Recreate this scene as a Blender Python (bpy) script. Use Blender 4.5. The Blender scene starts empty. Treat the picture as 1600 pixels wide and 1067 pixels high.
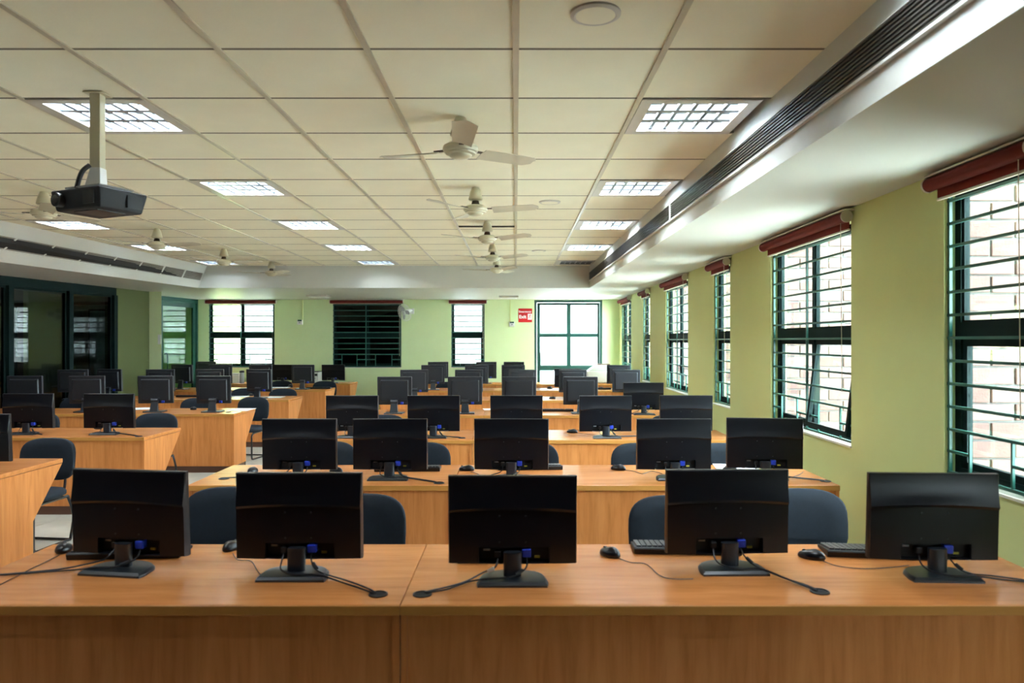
import bpy, bmesh, math, random
from mathutils import Vector, Matrix
random.seed(7)
R = math.radians
PI = math.pi
C = bpy.context.scene.collection
SC = bpy.context.scene

# ------------------------------------------------------------------ camera
F = 1146.0
CAMZ = 1.63
cam = bpy.data.cameras.new('camera')
cam.sensor_width = 36.0
cam.lens = 36.0 * F / 1600.0
cam.shift_x = -6.0 / 1600.0
cam.shift_y = -1.5 / 1600.0
cam.clip_start = 0.05
cam.clip_end = 300
cam.dof.use_dof = True
cam.dof.focus_distance = 6.5
cam.dof.aperture_fstop = 2.8
camo = bpy.data.objects.new('camera', cam)
camo.location = (0, 0, CAMZ)
camo.rotation_euler = (R(90), 0, 0)
C.objects.link(camo)
SC.camera = camo

# ------------------------------------------------------------------ world, exposure
w = bpy.data.worlds.new('overcast_sky')
SC.world = w
w.use_nodes = True
bg = w.node_tree.nodes['Background']
bg.inputs[0].default_value = (0.78, 0.91, 1.0, 1)
bg.inputs[1].default_value = 5.5
SC.view_settings.view_transform = 'Standard'
SC.view_settings.look = 'None'
SC.view_settings.gamma = 1.0
SC.view_settings.use_curve_mapping = False
SC.view_settings.exposure = 3.4
TUBE = 30.0          # emission of the fluorescent tubes
SC.cycles.max_bounces = 10
SC.cycles.diffuse_bounces = 6
SC.cycles.transparent_max_bounces = 16
SC.cycles.sample_clamp_indirect = 6.0

# ------------------------------------------------------------------ materials
def newmat(name):
    m = bpy.data.materials.new(name); m.use_nodes = True
    return m, m.node_tree, m.node_tree.nodes['Principled BSDF']

def plain(name, col, rough=0.6, metal=0.0, var=0.06, scale=6.0, bump=0.0, bscale=200.0, spec=0.5):
    """a painted or moulded surface with slight procedural mottling"""
    m, nt, b = newmat(name)
    tc = nt.nodes.new('ShaderNodeTexCoord')
    n = nt.nodes.new('ShaderNodeTexNoise'); n.inputs['Scale'].default_value = scale; n.inputs['Detail'].default_value = 4
    nt.links.new(tc.outputs['Object'], n.inputs['Vector'])
    r = nt.nodes.new('ShaderNodeValToRGB')
    r.color_ramp.elements[0].position = 0.3; r.color_ramp.elements[1].position = 0.7
    r.color_ramp.elements[0].color = tuple(c * (1 - var) for c in col) + (1,)
    r.color_ramp.elements[1].color = tuple(min(1, c * (1 + var)) for c in col) + (1,)
    nt.links.new(n.outputs['Fac'], r.inputs[0]); nt.links.new(r.outputs[0], b.inputs['Base Color'])
    b.inputs['Roughness'].default_value = rough; b.inputs['Metallic'].default_value = metal
    b.inputs['Specular IOR Level'].default_value = spec
    if bump:
        n2 = nt.nodes.new('ShaderNodeTexNoise'); n2.inputs['Scale'].default_value = bscale; n2.inputs['Detail'].default_value = 3
        nt.links.new(tc.outputs['Object'], n2.inputs['Vector'])
        bp = nt.nodes.new('ShaderNodeBump'); bp.inputs['Strength'].default_value = bump; bp.inputs['Distance'].default_value = 0.004
        nt.links.new(n2.outputs['Fac'], bp.inputs['Height']); nt.links.new(bp.outputs[0], b.inputs['Normal'])
    return m

def wood(name, stretch, c0, c1, c2, rough):
    m, nt, b = newmat(name)
    tc = nt.nodes.new('ShaderNodeTexCoord')
    mp = nt.nodes.new('ShaderNodeMapping'); mp.inputs['Scale'].default_value = stretch
    nt.links.new(tc.outputs['Object'], mp.inputs['Vector'])
    n = nt.nodes.new('ShaderNodeTexNoise'); n.inputs['Scale'].default_value = 3.0; n.inputs['Detail'].default_value = 7
    n.inputs['Roughness'].default_value = 0.6; n.inputs['Distortion'].default_value = 0.6
    nt.links.new(mp.outputs[0], n.inputs['Vector'])
    r = nt.nodes.new('ShaderNodeValToRGB')
    e = r.color_ramp.elements
    e[0].position = 0.28; e[0].color = c0 + (1,)
    e[1].position = 0.72; e[1].color = c2 + (1,)
    k = e.new(0.48); k.color = c1 + (1,)
    nt.links.new(n.outputs['Fac'], r.inputs[0])
    # broad board-to-board tone
    mp2 = nt.nodes.new('ShaderNodeMapping'); mp2.inputs['Scale'].default_value = tuple(s * 0.28 for s in stretch)
    nt.links.new(tc.outputs['Object'], mp2.inputs['Vector'])
    n2 = nt.nodes.new('ShaderNodeTexNoise'); n2.inputs['Scale'].default_value = 2.0; n2.inputs['Detail'].default_value = 2
    nt.links.new(mp2.outputs[0], n2.inputs['Vector'])
    r2 = nt.nodes.new('ShaderNodeValToRGB')
    r2.color_ramp.elements[0].position = 0.35; r2.color_ramp.elements[0].color = (0.86, 0.84, 0.80, 1)
    r2.color_ramp.elements[1].position = 0.65; r2.color_ramp.elements[1].color = (1.0, 1.0, 1.0, 1)
    nt.links.new(n2.outputs['Fac'], r2.inputs[0])
    mx = nt.nodes.new('ShaderNodeMix'); mx.data_type = 'RGBA'; mx.blend_type = 'MULTIPLY'; mx.inputs[0].default_value = 1.0
    nt.links.new(r.outputs[0], mx.inputs[6]); nt.links.new(r2.outputs[0], mx.inputs[7])
    nt.links.new(mx.outputs[2], b.inputs['Base Color'])
    b.inputs['Roughness'].default_value = rough
    b.inputs['Specular IOR Level'].default_value = 0.38 if rough < 0.35 else 0.25
    return m

def glass(name, tint, refl=1.0):
    m = bpy.data.materials.new(name); m.use_nodes = True
    nt = m.node_tree; nt.nodes.clear()
    out = nt.nodes.new('ShaderNodeOutputMaterial')
    t = nt.nodes.new('ShaderNodeBsdfTransparent'); t.inputs[0].default_value = tint + (1,)
    g = nt.nodes.new('ShaderNodeBsdfGlossy'); g.inputs['Roughness'].default_value = 0.02
    g.inputs['Color'].default_value = (refl, refl, refl, 1)
    fr = nt.nodes.new('ShaderNodeFresnel'); 
    gm = nt.nodes.new('ShaderNodeNewGeometry')
    io = nt.nodes.new('ShaderNodeMix'); io.inputs[2].default_value = 1.45; io.inputs[3].default_value = 1 / 1.45   # same reflectance on both faces of the thin pane
    nt.links.new(gm.outputs['Backfacing'], io.inputs[0]); nt.links.new(io.outputs[0], fr.inputs['IOR'])
    mx = nt.nodes.new('ShaderNodeMixShader')
    nt.links.new(fr.outputs[0], mx.inputs[0]); nt.links.new(t.outputs[0], mx.inputs[1]); nt.links.new(g.outputs[0], mx.inputs[2])
    nt.links.new(mx.outputs[0], out.inputs[0])
    return m

def emit(name, col, s):
    m = bpy.data.materials.new(name); m.use_nodes = True
    nt = m.node_tree; nt.nodes.clear()
    out = nt.nodes.new('ShaderNodeOutputMaterial'); e = nt.nodes.new('ShaderNodeEmission')
    e.inputs[0].default_value = col + (1,); e.inputs[1].default_value = s
    nt.links.new(e.outputs[0], out.inputs[0])
    return m

M = {}
M['tile'] = plain('ceiling_tile_board', (0.84, 0.80, 0.62), 0.9, var=0.03, scale=2.5, bump=0.15, bscale=60, spec=0.2)
M['rail'] = plain('cream_enamel_rail', (0.52, 0.47, 0.35), 0.28)
M['void'] = plain('ceiling_void', (0.06, 0.05, 0.035), 0.9)
M['soffit'] = plain('white_plaster', (0.58, 0.58, 0.52), 0.5, var=0.02, scale=1.5)
M['wall'] = plain('green_wall_paint', (0.60, 0.65, 0.285), 0.75, var=0.03, scale=1.2, bump=0.08, bscale=40, spec=0.25)
M['mint'] = plain('mint_green_paint', (0.64, 0.76, 0.42), 0.75, var=0.03, scale=1.2, spec=0.25)
M['palewall'] = plain('pale_green_wall', (0.66, 0.74, 0.42), 0.7, var=0.02, scale=1.2, spec=0.25)  # paler green than the neighbouring side walls
M['olive'] = plain('olive_green_wall', (0.095, 0.110, 0.034), 0.8, var=0.03, scale=1.2, bump=0.08, bscale=40)  # darker, more olive green than the other walls
M['floor'] = plain('pale_stone_tile', (0.58, 0.58, 0.50), 0.25, var=0.08, scale=3)
M['grout'] = plain('floor_grout', (0.25, 0.25, 0.21), 0.8)
M['top'] = wood('laminate_worktop', (0.9, 9.0, 9.0), (0.50, 0.190, 0.050), (0.62, 0.232, 0.068), (0.68, 0.275, 0.090), 0.26)
M['front'] = wood('laminate_panel', (9.0, 9.0, 0.8), (0.52, 0.180, 0.044), (0.64, 0.236, 0.066), (0.72, 0.285, 0.088), 0.45)
M['edge'] = wood('laminate_edge', (0.8, 9.0, 9.0), (0.50, 0.215, 0.045), (0.56, 0.25, 0.058), (0.60, 0.27, 0.065), 0.4)
M['kick'] = plain('brown_kickboard', (0.09, 0.035, 0.018), 0.5)
M['black'] = plain('black_plastic', (0.003, 0.0035, 0.006), 0.30, var=0.1, scale=12, spec=0.45)
M['black2'] = plain('matt_black_plastic', (0.005, 0.005, 0.006), 0.5, var=0.1)
M['oldplastic'] = plain('dark_grey_plastic', (0.011, 0.013, 0.017), 0.42, var=0.08, spec=0.6)
M['base'] = plain('charcoal_base_plastic', (0.014, 0.018, 0.024), 0.32, spec=0.6)
M['recess'] = plain('port_recess_black', (0.004, 0.004, 0.005), 0.7)
M['key'] = plain('charcoal_keycaps', (0.035, 0.038, 0.045), 0.3)
M['screen'] = plain('dark_screen', (0.008, 0.009, 0.011), 0.12)
M['fabric'] = plain('black_upholstery', (0.0030, 0.0095, 0.019), 0.8, var=0.15, scale=40, bump=0.3, bscale=400, spec=0.5)
M['chairshell'] = plain('black_chair_shell', (0.012, 0.014, 0.02), 0.35)
M['tube'] = plain('black_steel_tube', (0.015, 0.016, 0.02), 0.25, spec=0.7)
M['rubber'] = plain('cable_rubber', (0.010, 0.010, 0.012), 0.45)
M['blue'] = plain('blue_plug_plastic', (0.012, 0.04, 0.42), 0.4)
M['yellow'] = plain('yellow_label', (0.55, 0.48, 0.05), 0.5)
M['white'] = plain('white_plastic', (0.75, 0.75, 0.72), 0.4, var=0.03)
M['silver'] = plain('silver_plastic', (0.35, 0.36, 0.38), 0.35)
M['paper'] = plain('white_paper', (0.82, 0.84, 0.86), 0.7, var=0.02)
M['green'] = plain('dark_green_paint', (0.010, 0.075, 0.055), 0.45, var=0.1, scale=8)
M['darkgreen'] = plain('black_green_frame', (0.002, 0.011, 0.010), 0.7, var=0.1, spec=0.15)
M['bar'] = plain('green_grille_paint', (0.018, 0.10, 0.075), 0.4, var=0.15, scale=10)
M['sill'] = plain('cream_sill', (0.66, 0.66, 0.55), 0.5)
M['glass'] = glass('clear_glass', (0.93, 0.97, 0.96))
M['darkglass'] = glass('tinted_glass', (0.42, 0.50, 0.46), 1.0)
M['greenglass'] = glass('green_glass', (0.55, 0.74, 0.62), 1.0)
M['blind'] = plain('maroon_blind_fabric', (0.135, 0.018, 0.012), 0.8, var=0.08, scale=20, spec=0.2)
M['blind2'] = plain('backlit_blind_flap', (0.18, 0.022, 0.012), 0.8, var=0.08, scale=20, spec=0.2)  # same cloth as the roll, redder: backlight put into its colour
M['rail_white'] = plain('cream_rail', (0.62, 0.58, 0.46), 0.4)
M['fan'] = plain('cream_fan_enamel', (0.58, 0.54, 0.38), 0.3, var=0.03)
M['fanblade'] = plain('cream_fan_blade', (0.55, 0.51, 0.38), 0.35, var=0.03)
M['fandark'] = plain('fan_motor_gap', (0.07, 0.05, 0.03), 0.5)
M['vent'] = plain('dark_vent_slat', (0.055, 0.048, 0.040), 0.4)
M['ventgap'] = plain('vent_gap', (0.010, 0.009, 0.008), 0.8)
M['ventlight'] = plain('brown_grey_vent_slat', (0.30, 0.27, 0.22), 0.4)
M['proj'] = plain('projector_body', (0.006, 0.0055, 0.009), 0.6)
M['lens'] = plain('lens_glass', (0.02, 0.02, 0.03), 0.05)
M['mirror'] = plain('mirror_louvre', (0.34, 0.40, 0.46), 0.3, metal=0.7, var=0.04)
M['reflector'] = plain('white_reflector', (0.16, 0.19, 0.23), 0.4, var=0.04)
M['tubelight'] = emit('fluorescent_tube', (0.80, 0.91, 1.0), TUBE)
M['tubedim'] = emit('dimmed_fluorescent_tube', (0.80, 0.91, 1.0), TUBE * 0.3)
M['lampwhite'] = plain('lamp_diffuser', (0.8, 0.82, 0.80), 0.4)
M['lampframe'] = plain('lamp_frame_enamel', (0.55, 0.52, 0.46), 0.35)
M['red'] = plain('red_sign', (0.60, 0.012, 0.015), 0.4, var=0.03)
M['signwhite'] = plain('sign_white', (0.85, 0.85, 0.85), 0.4, var=0.01)
M['brick'] = None
M['mortar'] = plain('grey_mortar', (0.100, 0.098, 0.092), 0.9, bump=0.3, bscale=120)
M['boundary'] = plain('pale_rendered_boundary_wall', (0.17, 0.165, 0.16), 0.9, var=0.12, scale=1.5)
M['ground'] = plain('pale_paving', (0.55, 0.53, 0.50), 0.8)
M['copier'] = plain('beige_copier_shell', (0.42, 0.42, 0.34), 0.45)
M['darkred'] = plain('dark_red_curtain', (0.22, 0.015, 0.012), 0.8)
M['beige'] = plain('beige_wall', (0.36, 0.30, 0.22), 0.8)
M['doorgrey'] = plain('grey_green_door', (0.34, 0.42, 0.38), 0.5)
M['steel'] = plain('brushed_steel', (0.5, 0.5, 0.5), 0.3, metal=1.0)

def brickmat(k):
    return plain('red_brick_%d' % k, [(0.085, 0.044, 0.034), (0.098, 0.054, 0.043), (0.075, 0.038, 0.029), (0.105, 0.063, 0.052)][k], 0.85, var=0.18, scale=14, bump=0.5, bscale=70)
BR = [brickmat(k) for k in range(4)]

# ------------------------------------------------------------------ mesh helpers
class MB:
    def __init__(s): s.v = []; s.f = []
    def add(s, vs, fs):
        n = len(s.v); s.v += [tuple(p) for p in vs]; s.f += [tuple(i + n for i in f) for f in fs]; return s
    def box(s, x0, x1, y0, y1, z0, z1):
        return s.add([(x0, y0, z0), (x1, y0, z0), (x1, y1, z0), (x0, y1, z0), (x0, y0, z1), (x1, y0, z1), (x1, y1, z1), (x0, y1, z1)],
                     [(3, 2, 1, 0), (4, 5, 6, 7), (0, 1, 5, 4), (1, 2, 6, 5), (2, 3, 7, 6), (3, 0, 4, 7)])
    def hexa(s, p):   # eight free corners, bottom four then top four
        return s.add(p, [(3, 2, 1, 0), (4, 5, 6, 7), (0, 1, 5, 4), (1, 2, 6, 5), (2, 3, 7, 6), (3, 0, 4, 7)])
    def prism(s, pts, a, b, axis='z'):
        n = len(pts)
        def P(p, h):
            return {'z': (p[0], p[1], h), 'y': (p[0], h, p[1]), 'x': (h, p[0], p[1])}[axis]
        s.add([P(p, a) for p in pts] + [P(p, b) for p in pts],
              [tuple(range(n - 1, -1, -1)), tuple(range(n, 2 * n))] + [(i, (i + 1) % n, n + (i + 1) % n, n + i) for i in range(n)])
        return s
    def cyl(s, p0, p1, r0, r1=None, n=16, caps=True):
        r1 = r0 if r1 is None else r1
        p0 = Vector(p0); p1 = Vector(p1); d = (p1 - p0).normalized()
        a = d.orthogonal().normalized(); b = d.cross(a)
        vs = []
        for p, r in ((p0, r0), (p1, r1)):
            for i in range(n):
                t = 2 * PI * i / n
                vs.append(p + a * math.cos(t) * r + b * math.sin(t) * r)
        fs = [(i, (i + 1) % n, n + (i + 1) % n, n + i) for i in range(n)]
        if caps: fs += [tuple(range(n - 1, -1, -1)), tuple(range(n, 2 * n))]
        return s.add(vs, fs)
    def lathe(s, prof, c=(0, 0, 0), n=24):
        vs = []; fs = []
        for r, z in prof:
            for i in range(n):
                t = 2 * PI * i / n
                vs.append((c[0] + r * math.cos(t), c[1] + r * math.sin(t), c[2] + z))
        m = len(prof)
        for j in range(m - 1):
            for i in range(n):
                fs.append((j * n + i, j * n + (i + 1) % n, (j + 1) * n + (i + 1) % n, (j + 1) * n + i))
        fs.append(tuple(range(n - 1, -1, -1))); fs.append(tuple((m - 1) * n + i for i in range(n)))
        return s.add(vs, fs)
    def tube(s, pts, r, n=8, smooth=6):
        pts = [Vector(p) for p in pts]
        if smooth and len(pts) > 2:
            q = [pts[0]] + pts + [pts[-1]]; out = []
            for i in range(1, len(q) - 2):
                a, b, c, d = q[i - 1], q[i], q[i + 1], q[i + 2]
                for k in range(smooth):
                    t = k / smooth
                    out.append(0.5 * ((2 * b) + (c - a) * t + (2 * a - 5 * b + 4 * c - d) * t * t + (3 * b - a - 3 * c + d) * t ** 3))
            out.append(pts[-1]); pts = out
        vs = []; fs = []; up = None
        for i, p in enumerate(pts):
            d = (pts[min(i + 1, len(pts) - 1)] - pts[max(i - 1, 0)])
            if d.length < 1e-9: d = Vector((0, 0, 1))
            d.normalize()
            if up is None: up = d.orthogonal().normalized()
            a = (up - d * up.dot(d))
            a = d.orthogonal().normalized() if a.length < 1e-6 else a.normalized()
            up = a; b = d.cross(a)
            for k in range(n):
                t = 2 * PI * k / n
                vs.append(p + a * math.cos(t) * r + b * math.sin(t) * r)
        m = len(pts)
        for j in range(m - 1):
            for i in range(n):
                fs.append((j * n + i, j * n + (i + 1) % n, (j + 1) * n + (i + 1) % n, (j + 1) * n + i))
        fs.append(tuple(range(n - 1, -1, -1))); fs.append(tuple((m - 1) * n + i for i in range(n)))
        return s.add(vs, fs)
    def xf(s, mat):
        s.v = [tuple(mat @ Vector(p)) for p in s.v]; return s
    def mesh(s, name, mat, smooth=False, bevel=0.0, seg=2, angle=40):
        me = bpy.data.meshes.new(name)
        bm = bmesh.new()
        vs = [bm.verts.new(p) for p in s.v]
        for f in s.f:
            try: bm.faces.new([vs[i] for i in f])
            except ValueError: pass
        bmesh.ops.remove_doubles(bm, verts=bm.verts, dist=1e-6)
        bmesh.ops.recalc_face_normals(bm, faces=bm.faces)
        if bevel:
            es = [e for e in bm.edges if len(e.link_faces) == 2 and e.calc_face_angle(0) > R(30)]
            bmesh.ops.bevel(bm, geom=es, offset=bevel, segments=seg, affect='EDGES', profile=0.5, clamp_overlap=True)
        bm.to_mesh(me); bm.free()
        me.materials.append(mat)
        if smooth:
            for p in me.polygons: p.use_smooth = True
            me.set_sharp_from_angle(angle=R(angle))
        return me
    def build(s, name, mat, parent=None, smooth=False, bevel=0.0, seg=2, kind=None, label=None, loc=None, angle=40):
        o = bpy.data.objects.new(name, s.mesh(name, mat, smooth, bevel, seg, angle))
        C.objects.link(o)
        if parent: o.parent = parent
        if kind: o['kind'] = kind
        if label: o['label'] = label
        if loc: o.location = loc
        return o

def from_mesh(name, me, parent=None, loc=(0, 0, 0), rot=(0, 0, 0), label=None):
    o = bpy.data.objects.new(name, me); C.objects.link(o); o.location = loc; o.rotation_euler = rot
    if parent: o.parent = parent
    if label: o['label'] = label
    return o

def thing(name, label, cat, loc=(0, 0, 0), rz=0.0, group=None):
    o = bpy.data.objects.new(name, None); C.objects.link(o)
    o.location = loc; o.rotation_euler = (0, 0, rz); o.empty_display_size = 0.1
    o['label'] = label; o['category'] = cat
    if group: o['group'] = group
    return o
def tag(o, label, cat, group=None):
    o['label'] = label; o['category'] = cat
    if group: o['group'] = group
    return o
def struct(name, loc=(0, 0, 0), rz=0.0):
    o = bpy.data.objects.new(name, None); C.objects.link(o)
    o.location = loc; o.rotation_euler = (0, 0, rz); o['kind'] = 'structure'; o.empty_display_size = 0.1
    return o
KIDS = {}
def dup(root, loc, rz, label, group=None):
    r = root.copy(); C.objects.link(r); r.location = loc; r.rotation_euler = (0, 0, rz)
    r['label'] = label
    if group: r['group'] = group
    for ch in list(root.children):
        if ch.get('unique'): continue
        c = ch.copy(); C.objects.link(c); c.parent = r
        for g in list(ch.children):
            d = g.copy(); C.objects.link(d); d.parent = c
    return r
def DROPY(y, drop=0.902):           # distance of a point on a level plane seen at photo row y
    return drop * F / (y - 532.0)

# ------------------------------------------------------------------ room dimensions
HC = CAMZ + 1.29        # suspended ceiling
HS = CAMZ + 0.91        # soffit underside
XR = 2.30               # right wall
YB = 16.30              # back wall
YF = -1.3               # wall behind
TH = 0.14               # wall thickness
YS = 12.70              # front face of the back soffit
def xwl(d): return -6.82 - (13.64 - d) * 0.108      # left wall line
def xsr(d): return 1.28 + (12.7 - d) * 0.0095       # right soffit face
def xlt(d): return -5.33 - (12.7 - d) * 0.033       # left soffit face, top
def xlb(d): return -5.50 - (12.7 - d) * 0.112       # left soffit face, bottom

# ------------------------------------------------------------------ walls
def holed(u0, u1, z0, z1, holes, th):
    """panel in local x / z with rectangular openings, thickness along +y, one connected mesh"""
    us = sorted({u0, u1} | {h[0] for h in holes} | {h[1] for h in holes})
    zs = sorted({z0, z1} | {h[2] for h in holes} | {h[3] for h in holes})
    def solid(i, j):
        if i < 0 or j < 0 or i >= len(us) - 1 or j >= len(zs) - 1: return False
        cu = (us[i] + us[i + 1]) / 2; cz = (zs[j] + zs[j + 1]) / 2
        return not any(h[0] < cu < h[1] and h[2] < cz < h[3] for h in holes)
    m = MB()
    for i in range(len(us) - 1):
        for j in range(len(zs) - 1):
            if not solid(i, j): continue
            a, b, c, d = us[i], us[i + 1], zs[j], zs[j + 1]
            m.add([(a, 0, c), (b, 0, c), (b, 0, d), (a, 0, d)], [(0, 1, 2, 3)])
            m.add([(a, th, c), (b, th, c), (b, th, d), (a, th, d)], [(3, 2, 1, 0)])
            if not solid(i - 1, j): m.add([(a, 0, c), (a, th, c), (a, th, d), (a, 0, d)], [(0, 1, 2, 3)])
            if not solid(i + 1, j): m.add([(b, 0, c), (b, th, c), (b, th, d), (b, 0, d)], [(0, 1, 2, 3)])
            if not solid(i, j - 1): m.add([(a, 0, c), (b, 0, c), (b, th, c), (a, th, c)], [(0, 1, 2, 3)])
            if not solid(i, j + 1): m.add([(a, 0, d), (b, 0, d), (b, th, d), (a, th, d)], [(0, 1, 2, 3)])
    return m

# right-wall windows: (near y, far y, kind)
WZ0, WZ1 = CAMZ - 0.725, CAMZ + 0.82
RW = [(14.62, 15.95), (12.58, 13.30), (9.80, 11.26), (7.87, 8.53), (5.03, 6.61), (3.24, 3.94), (0.35, 1.90)]
# local x of the right wall runs from the back wall towards the viewer
wr = holed(-TH, YB - YF, -0.02, HC + 0.25, [(YB - b, YB - a, WZ0, WZ1) for a, b in RW], TH).build('wall_right', M['wall'], kind='structure')
wr.location = (XR, YB, 0); wr.rotation_euler = (0, 0, R(-90))

PXB = F / YB
def bx_(px): return (px - 806.0) / PXB
def bz_(y): return CAMZ - (y - 532.0) / PXB
BW = [(bx_(326), bx_(429), bz_(574), HS - 0.04), (bx_(520), bx_(627), bz_(574), HS - 0.04), (bx_(705), bx_(757), bz_(574), HS - 0.04)]
DOORB = (bx_(835), bx_(941), 0.0, HS - 0.01)
wb = holed(-8.6, XR, -0.02, HC + 0.25, BW + [DOORB], TH).build('wall_back', M['mint'], kind='structure')
wb.location = (0, YB, 0)
MB().box(-9.0, XR + TH, YF - 0.2, YF, -0.02, HC + 0.25).build('wall_front', M['kick'], kind='structure')

# left wall: glazed partition, olive stretch, pilaster, door recess
def wallpoly(name, pts, z0, z1, mat, kind='structure'):
    m = MB(); m.prism(pts, z0, z1, 'z'); return m.build(name, mat, kind=kind)
gy1 = 12.71
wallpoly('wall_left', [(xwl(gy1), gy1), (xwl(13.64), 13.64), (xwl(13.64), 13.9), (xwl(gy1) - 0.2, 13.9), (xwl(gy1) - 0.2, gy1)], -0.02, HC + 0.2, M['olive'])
wallpoly('wall_pilaster', [(xwl(13.64) + 0.001, 13.64), (-6.59, 13.64), (-7.28, 14.62), (-7.6, 14.62), (-7.6, 13.91), (xwl(13.64) + 0.001, 13.91)], -0.02, HC + 0.2, M['palewall'])
# side door recess wall (door 2 stands in it)
d2a = (-7.24, 14.90); d2b = (-7.05, YB)
wallpoly('wall_recess', [(-7.24, 14.62), (-7.24, 14.90), (-7.44, 14.90), (-7.44, 14.62)], -0.02, HC + 0.2, M['wall'])

# floor
floor = MB().box(-9.2, XR + TH, YF - 0.2, YB + TH, -0.15, -0.003).build('floor', M['grout'], kind='structure')
tm = MB().box(0.002, 0.598, 0.002, 0.598, -0.003, 0.0).mesh('floor_tile', M['floor'])
for i in range(7):
    for j in range(24):
        x = -6.0 + i * 0.6; y = 1.8 + j * 0.6
        from_mesh('floor_tile', tm, floor, (x, y, 0))
MB().box(-6.0, 2.2, YF + 0.05, 1.75, -0.003, 0.02).build('bounce_absorber', M['kick'], kind='structure')  # unseen dark sheet added to cut floor bounce onto the front desk panel
# remaining floor areas hidden under the desks: one continuous sheet each
MB().box(-1.8, XR, 1.8, YB, -0.003, -0.0005).build('floor_covering', M['floor'], floor)
MB().box(-9.2, -6.0, YF, YB, -0.003, -0.0005).build('floor_covering', M['floor'], floor)

# ------------------------------------------------------------------ ceiling
ceil = MB().box(-9.2, XR + TH, YF - 0.2, YB + TH, HC + 0.05, HC + 0.25).build('ceiling', M['void'], kind='structure')
T = 0.66
Y0 = 3.256
lights_at = [(c, k) for c in (1, -4, -8) for k in (-2, 1, 4, 7, 10, 13)]
tile_cache = {}
for c in range(-9, 2):                      # column c spans x = c*T .. (c+1)*T
    for k in range(-6, 15):
        y0 = Y0 + k * T; y1 = min(y0 + T, YS)
        x0 = c * T; x1 = x0 + T
        if c == 1: x0, x1 = T, xsr((y0 + y1) / 2) + 0.03
        if c == -9:
            x0, x1 = xlt((y0 + y1) / 2) - 0.3, -8 * T
        if y1 - y0 < 0.05: continue
        if (c, k) in lights_at: continue
        w_ = round(x1 - x0 - 0.024, 3); d_ = round(y1 - y0 - 0.014, 3)
        key = (w_, d_)
        if key not in tile_cache:
            tile_cache[key] = MB().box(0, w_, 0, d_, 0, 0.02).mesh('ceiling_tile', M['tile'], bevel=0.003, seg=1)
        sag = 0.0
        if (c, k) == (-1, 8): sag = -0.0
        if k < -3 and c not in (-1, 0): pass
        from_mesh('ceiling_tile', tile_cache[key], ceil, (x0 + 0.012, y0 + 0.007, HC + 0.004 + sag))
M['joint'] = plain('dark_joint', (0.16, 0.135, 0.09), 0.8)
for k in range(-5, 15):
    yy = Y0 + k * T
    if yy < YS: MB().box(-8.3 * T - 0.2, xsr(yy) + 0.02, yy - 0.010, yy + 0.010, HC + 0.0035, HC + 0.012).build('ceiling_joint', M['joint'], ceil)
for c in range(-8, 2):
    MB().box(c * T - 0.014, c * T + 0.014, YF, YS, HC - 0.003, HC + 0.006).build('ceiling_rail', M['rail'], ceil)
# the slot where a tile has slipped
MB().box(-T + 0.015, -0.015, 8.26, 8.33, HC - 0.006, HC + 0.0).build('slipped_tile_gap', M['void'], ceil, label='dark gap beside a slipped tile')

# soffits
def soffit_face(xt, xb, y0, y1, z0, z1):
    return [(xt(y0), y0, z1), (xt(y1), y1, z1), (xb(y1), y1, z0), (xb(y0), y0, z0)]
ya = YF
m = MB()
m.add([(xsr(ya), ya, HS), (XR, ya, HS), (XR, YS, HS), (xsr(YS), YS, HS), (xsr(ya), ya, HC + 0.05), (XR, ya, HC + 0.05), (XR, YS, HC + 0.05), (xsr(YS), YS, HC + 0.05)],
      [(3, 2, 1, 0), (4, 5, 6, 7), (0, 1, 5, 4), (1, 2, 6, 5), (2, 3, 7, 6), (3, 0, 4, 7)])
m.build('soffit', M['soffit'], ceil)
m = MB()
m.box(-9.0, XR, YS, YB, HS, HC + 0.05)
m.build('soffit', M['soffit'], ceil)
m = MB(); nseg = 16; vs = []; fs = []
for q in range(nseg + 1):
    yy = ya + (YS - ya) * q / nseg
    ring = [(-9.0, yy, HS)]
    for h in range(9):
        f = 1 - h / 8; ring.append((xlt(yy) * (1 - f) + xlb(yy) * f, yy, HC + 0.05 + (HS - HC - 0.05) * f))
    ring.append((-9.0, yy, HC + 0.05)); vs += ring
nr = 11
for q in range(nseg):
    for h in range(nr): fs.append((q * nr + h, q * nr + (h + 1) % nr, (q + 1) * nr + (h + 1) % nr, (q + 1) * nr + h))
fs.append(tuple(range(nr))); fs.append(tuple(nseg * nr + h for h in range(nr)))
m.add(vs, fs).build('soffit', M['soffit'], ceil, smooth=True, angle=25)

# ------------------------------------------------------------------ air vents in the soffits
def vent(face, y0, y1, zt, zb, nsl, label, outward, dividers, slmat):
    t = thing('air_vent', label, 'vent', (face(y0, zt)[0], y0, zt))
    def L(p): return (p[0] - t.location.x, p[1] - t.location.y, p[2] - t.location.z)
    def strip(za, zb_, off0, off1, ya_=y0, yb_=y1):
        P = []
        for off in (off0, off1):
            for (yy, zz) in ((ya_, za), (yb_, za), (yb_, zb_), (ya_, zb_)):
                p = face(yy, zz); P.append(L((p[0] + outward * off, yy, zz)))
        return MB().hexa(P)
    strip(zb, zt, 0.001, 0.004).build('vent_backing', M['ventgap'], t)
    pitch = (zt - zb) / nsl
    for i in range(nsl):
        a = zt - (i + 0.28) * pitch; b = a - pitch * 0.42
        strip(b, a, 0.004, 0.016).build('vent_slat', slmat, t)
    strip(zb - 0.012, zb, 0.001, 0.022).build('vent_frame', M['soffit'], t)
    strip(zt, zt + 0.008, 0.001, 0.016).build('vent_frame', M['soffit'], t)
    for yy in dividers:
        strip(zb, zt, 0.004, 0.022, yy - 0.014, yy + 0.014).build('vent_divider', M['soffit'], t)
    return t
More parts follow.
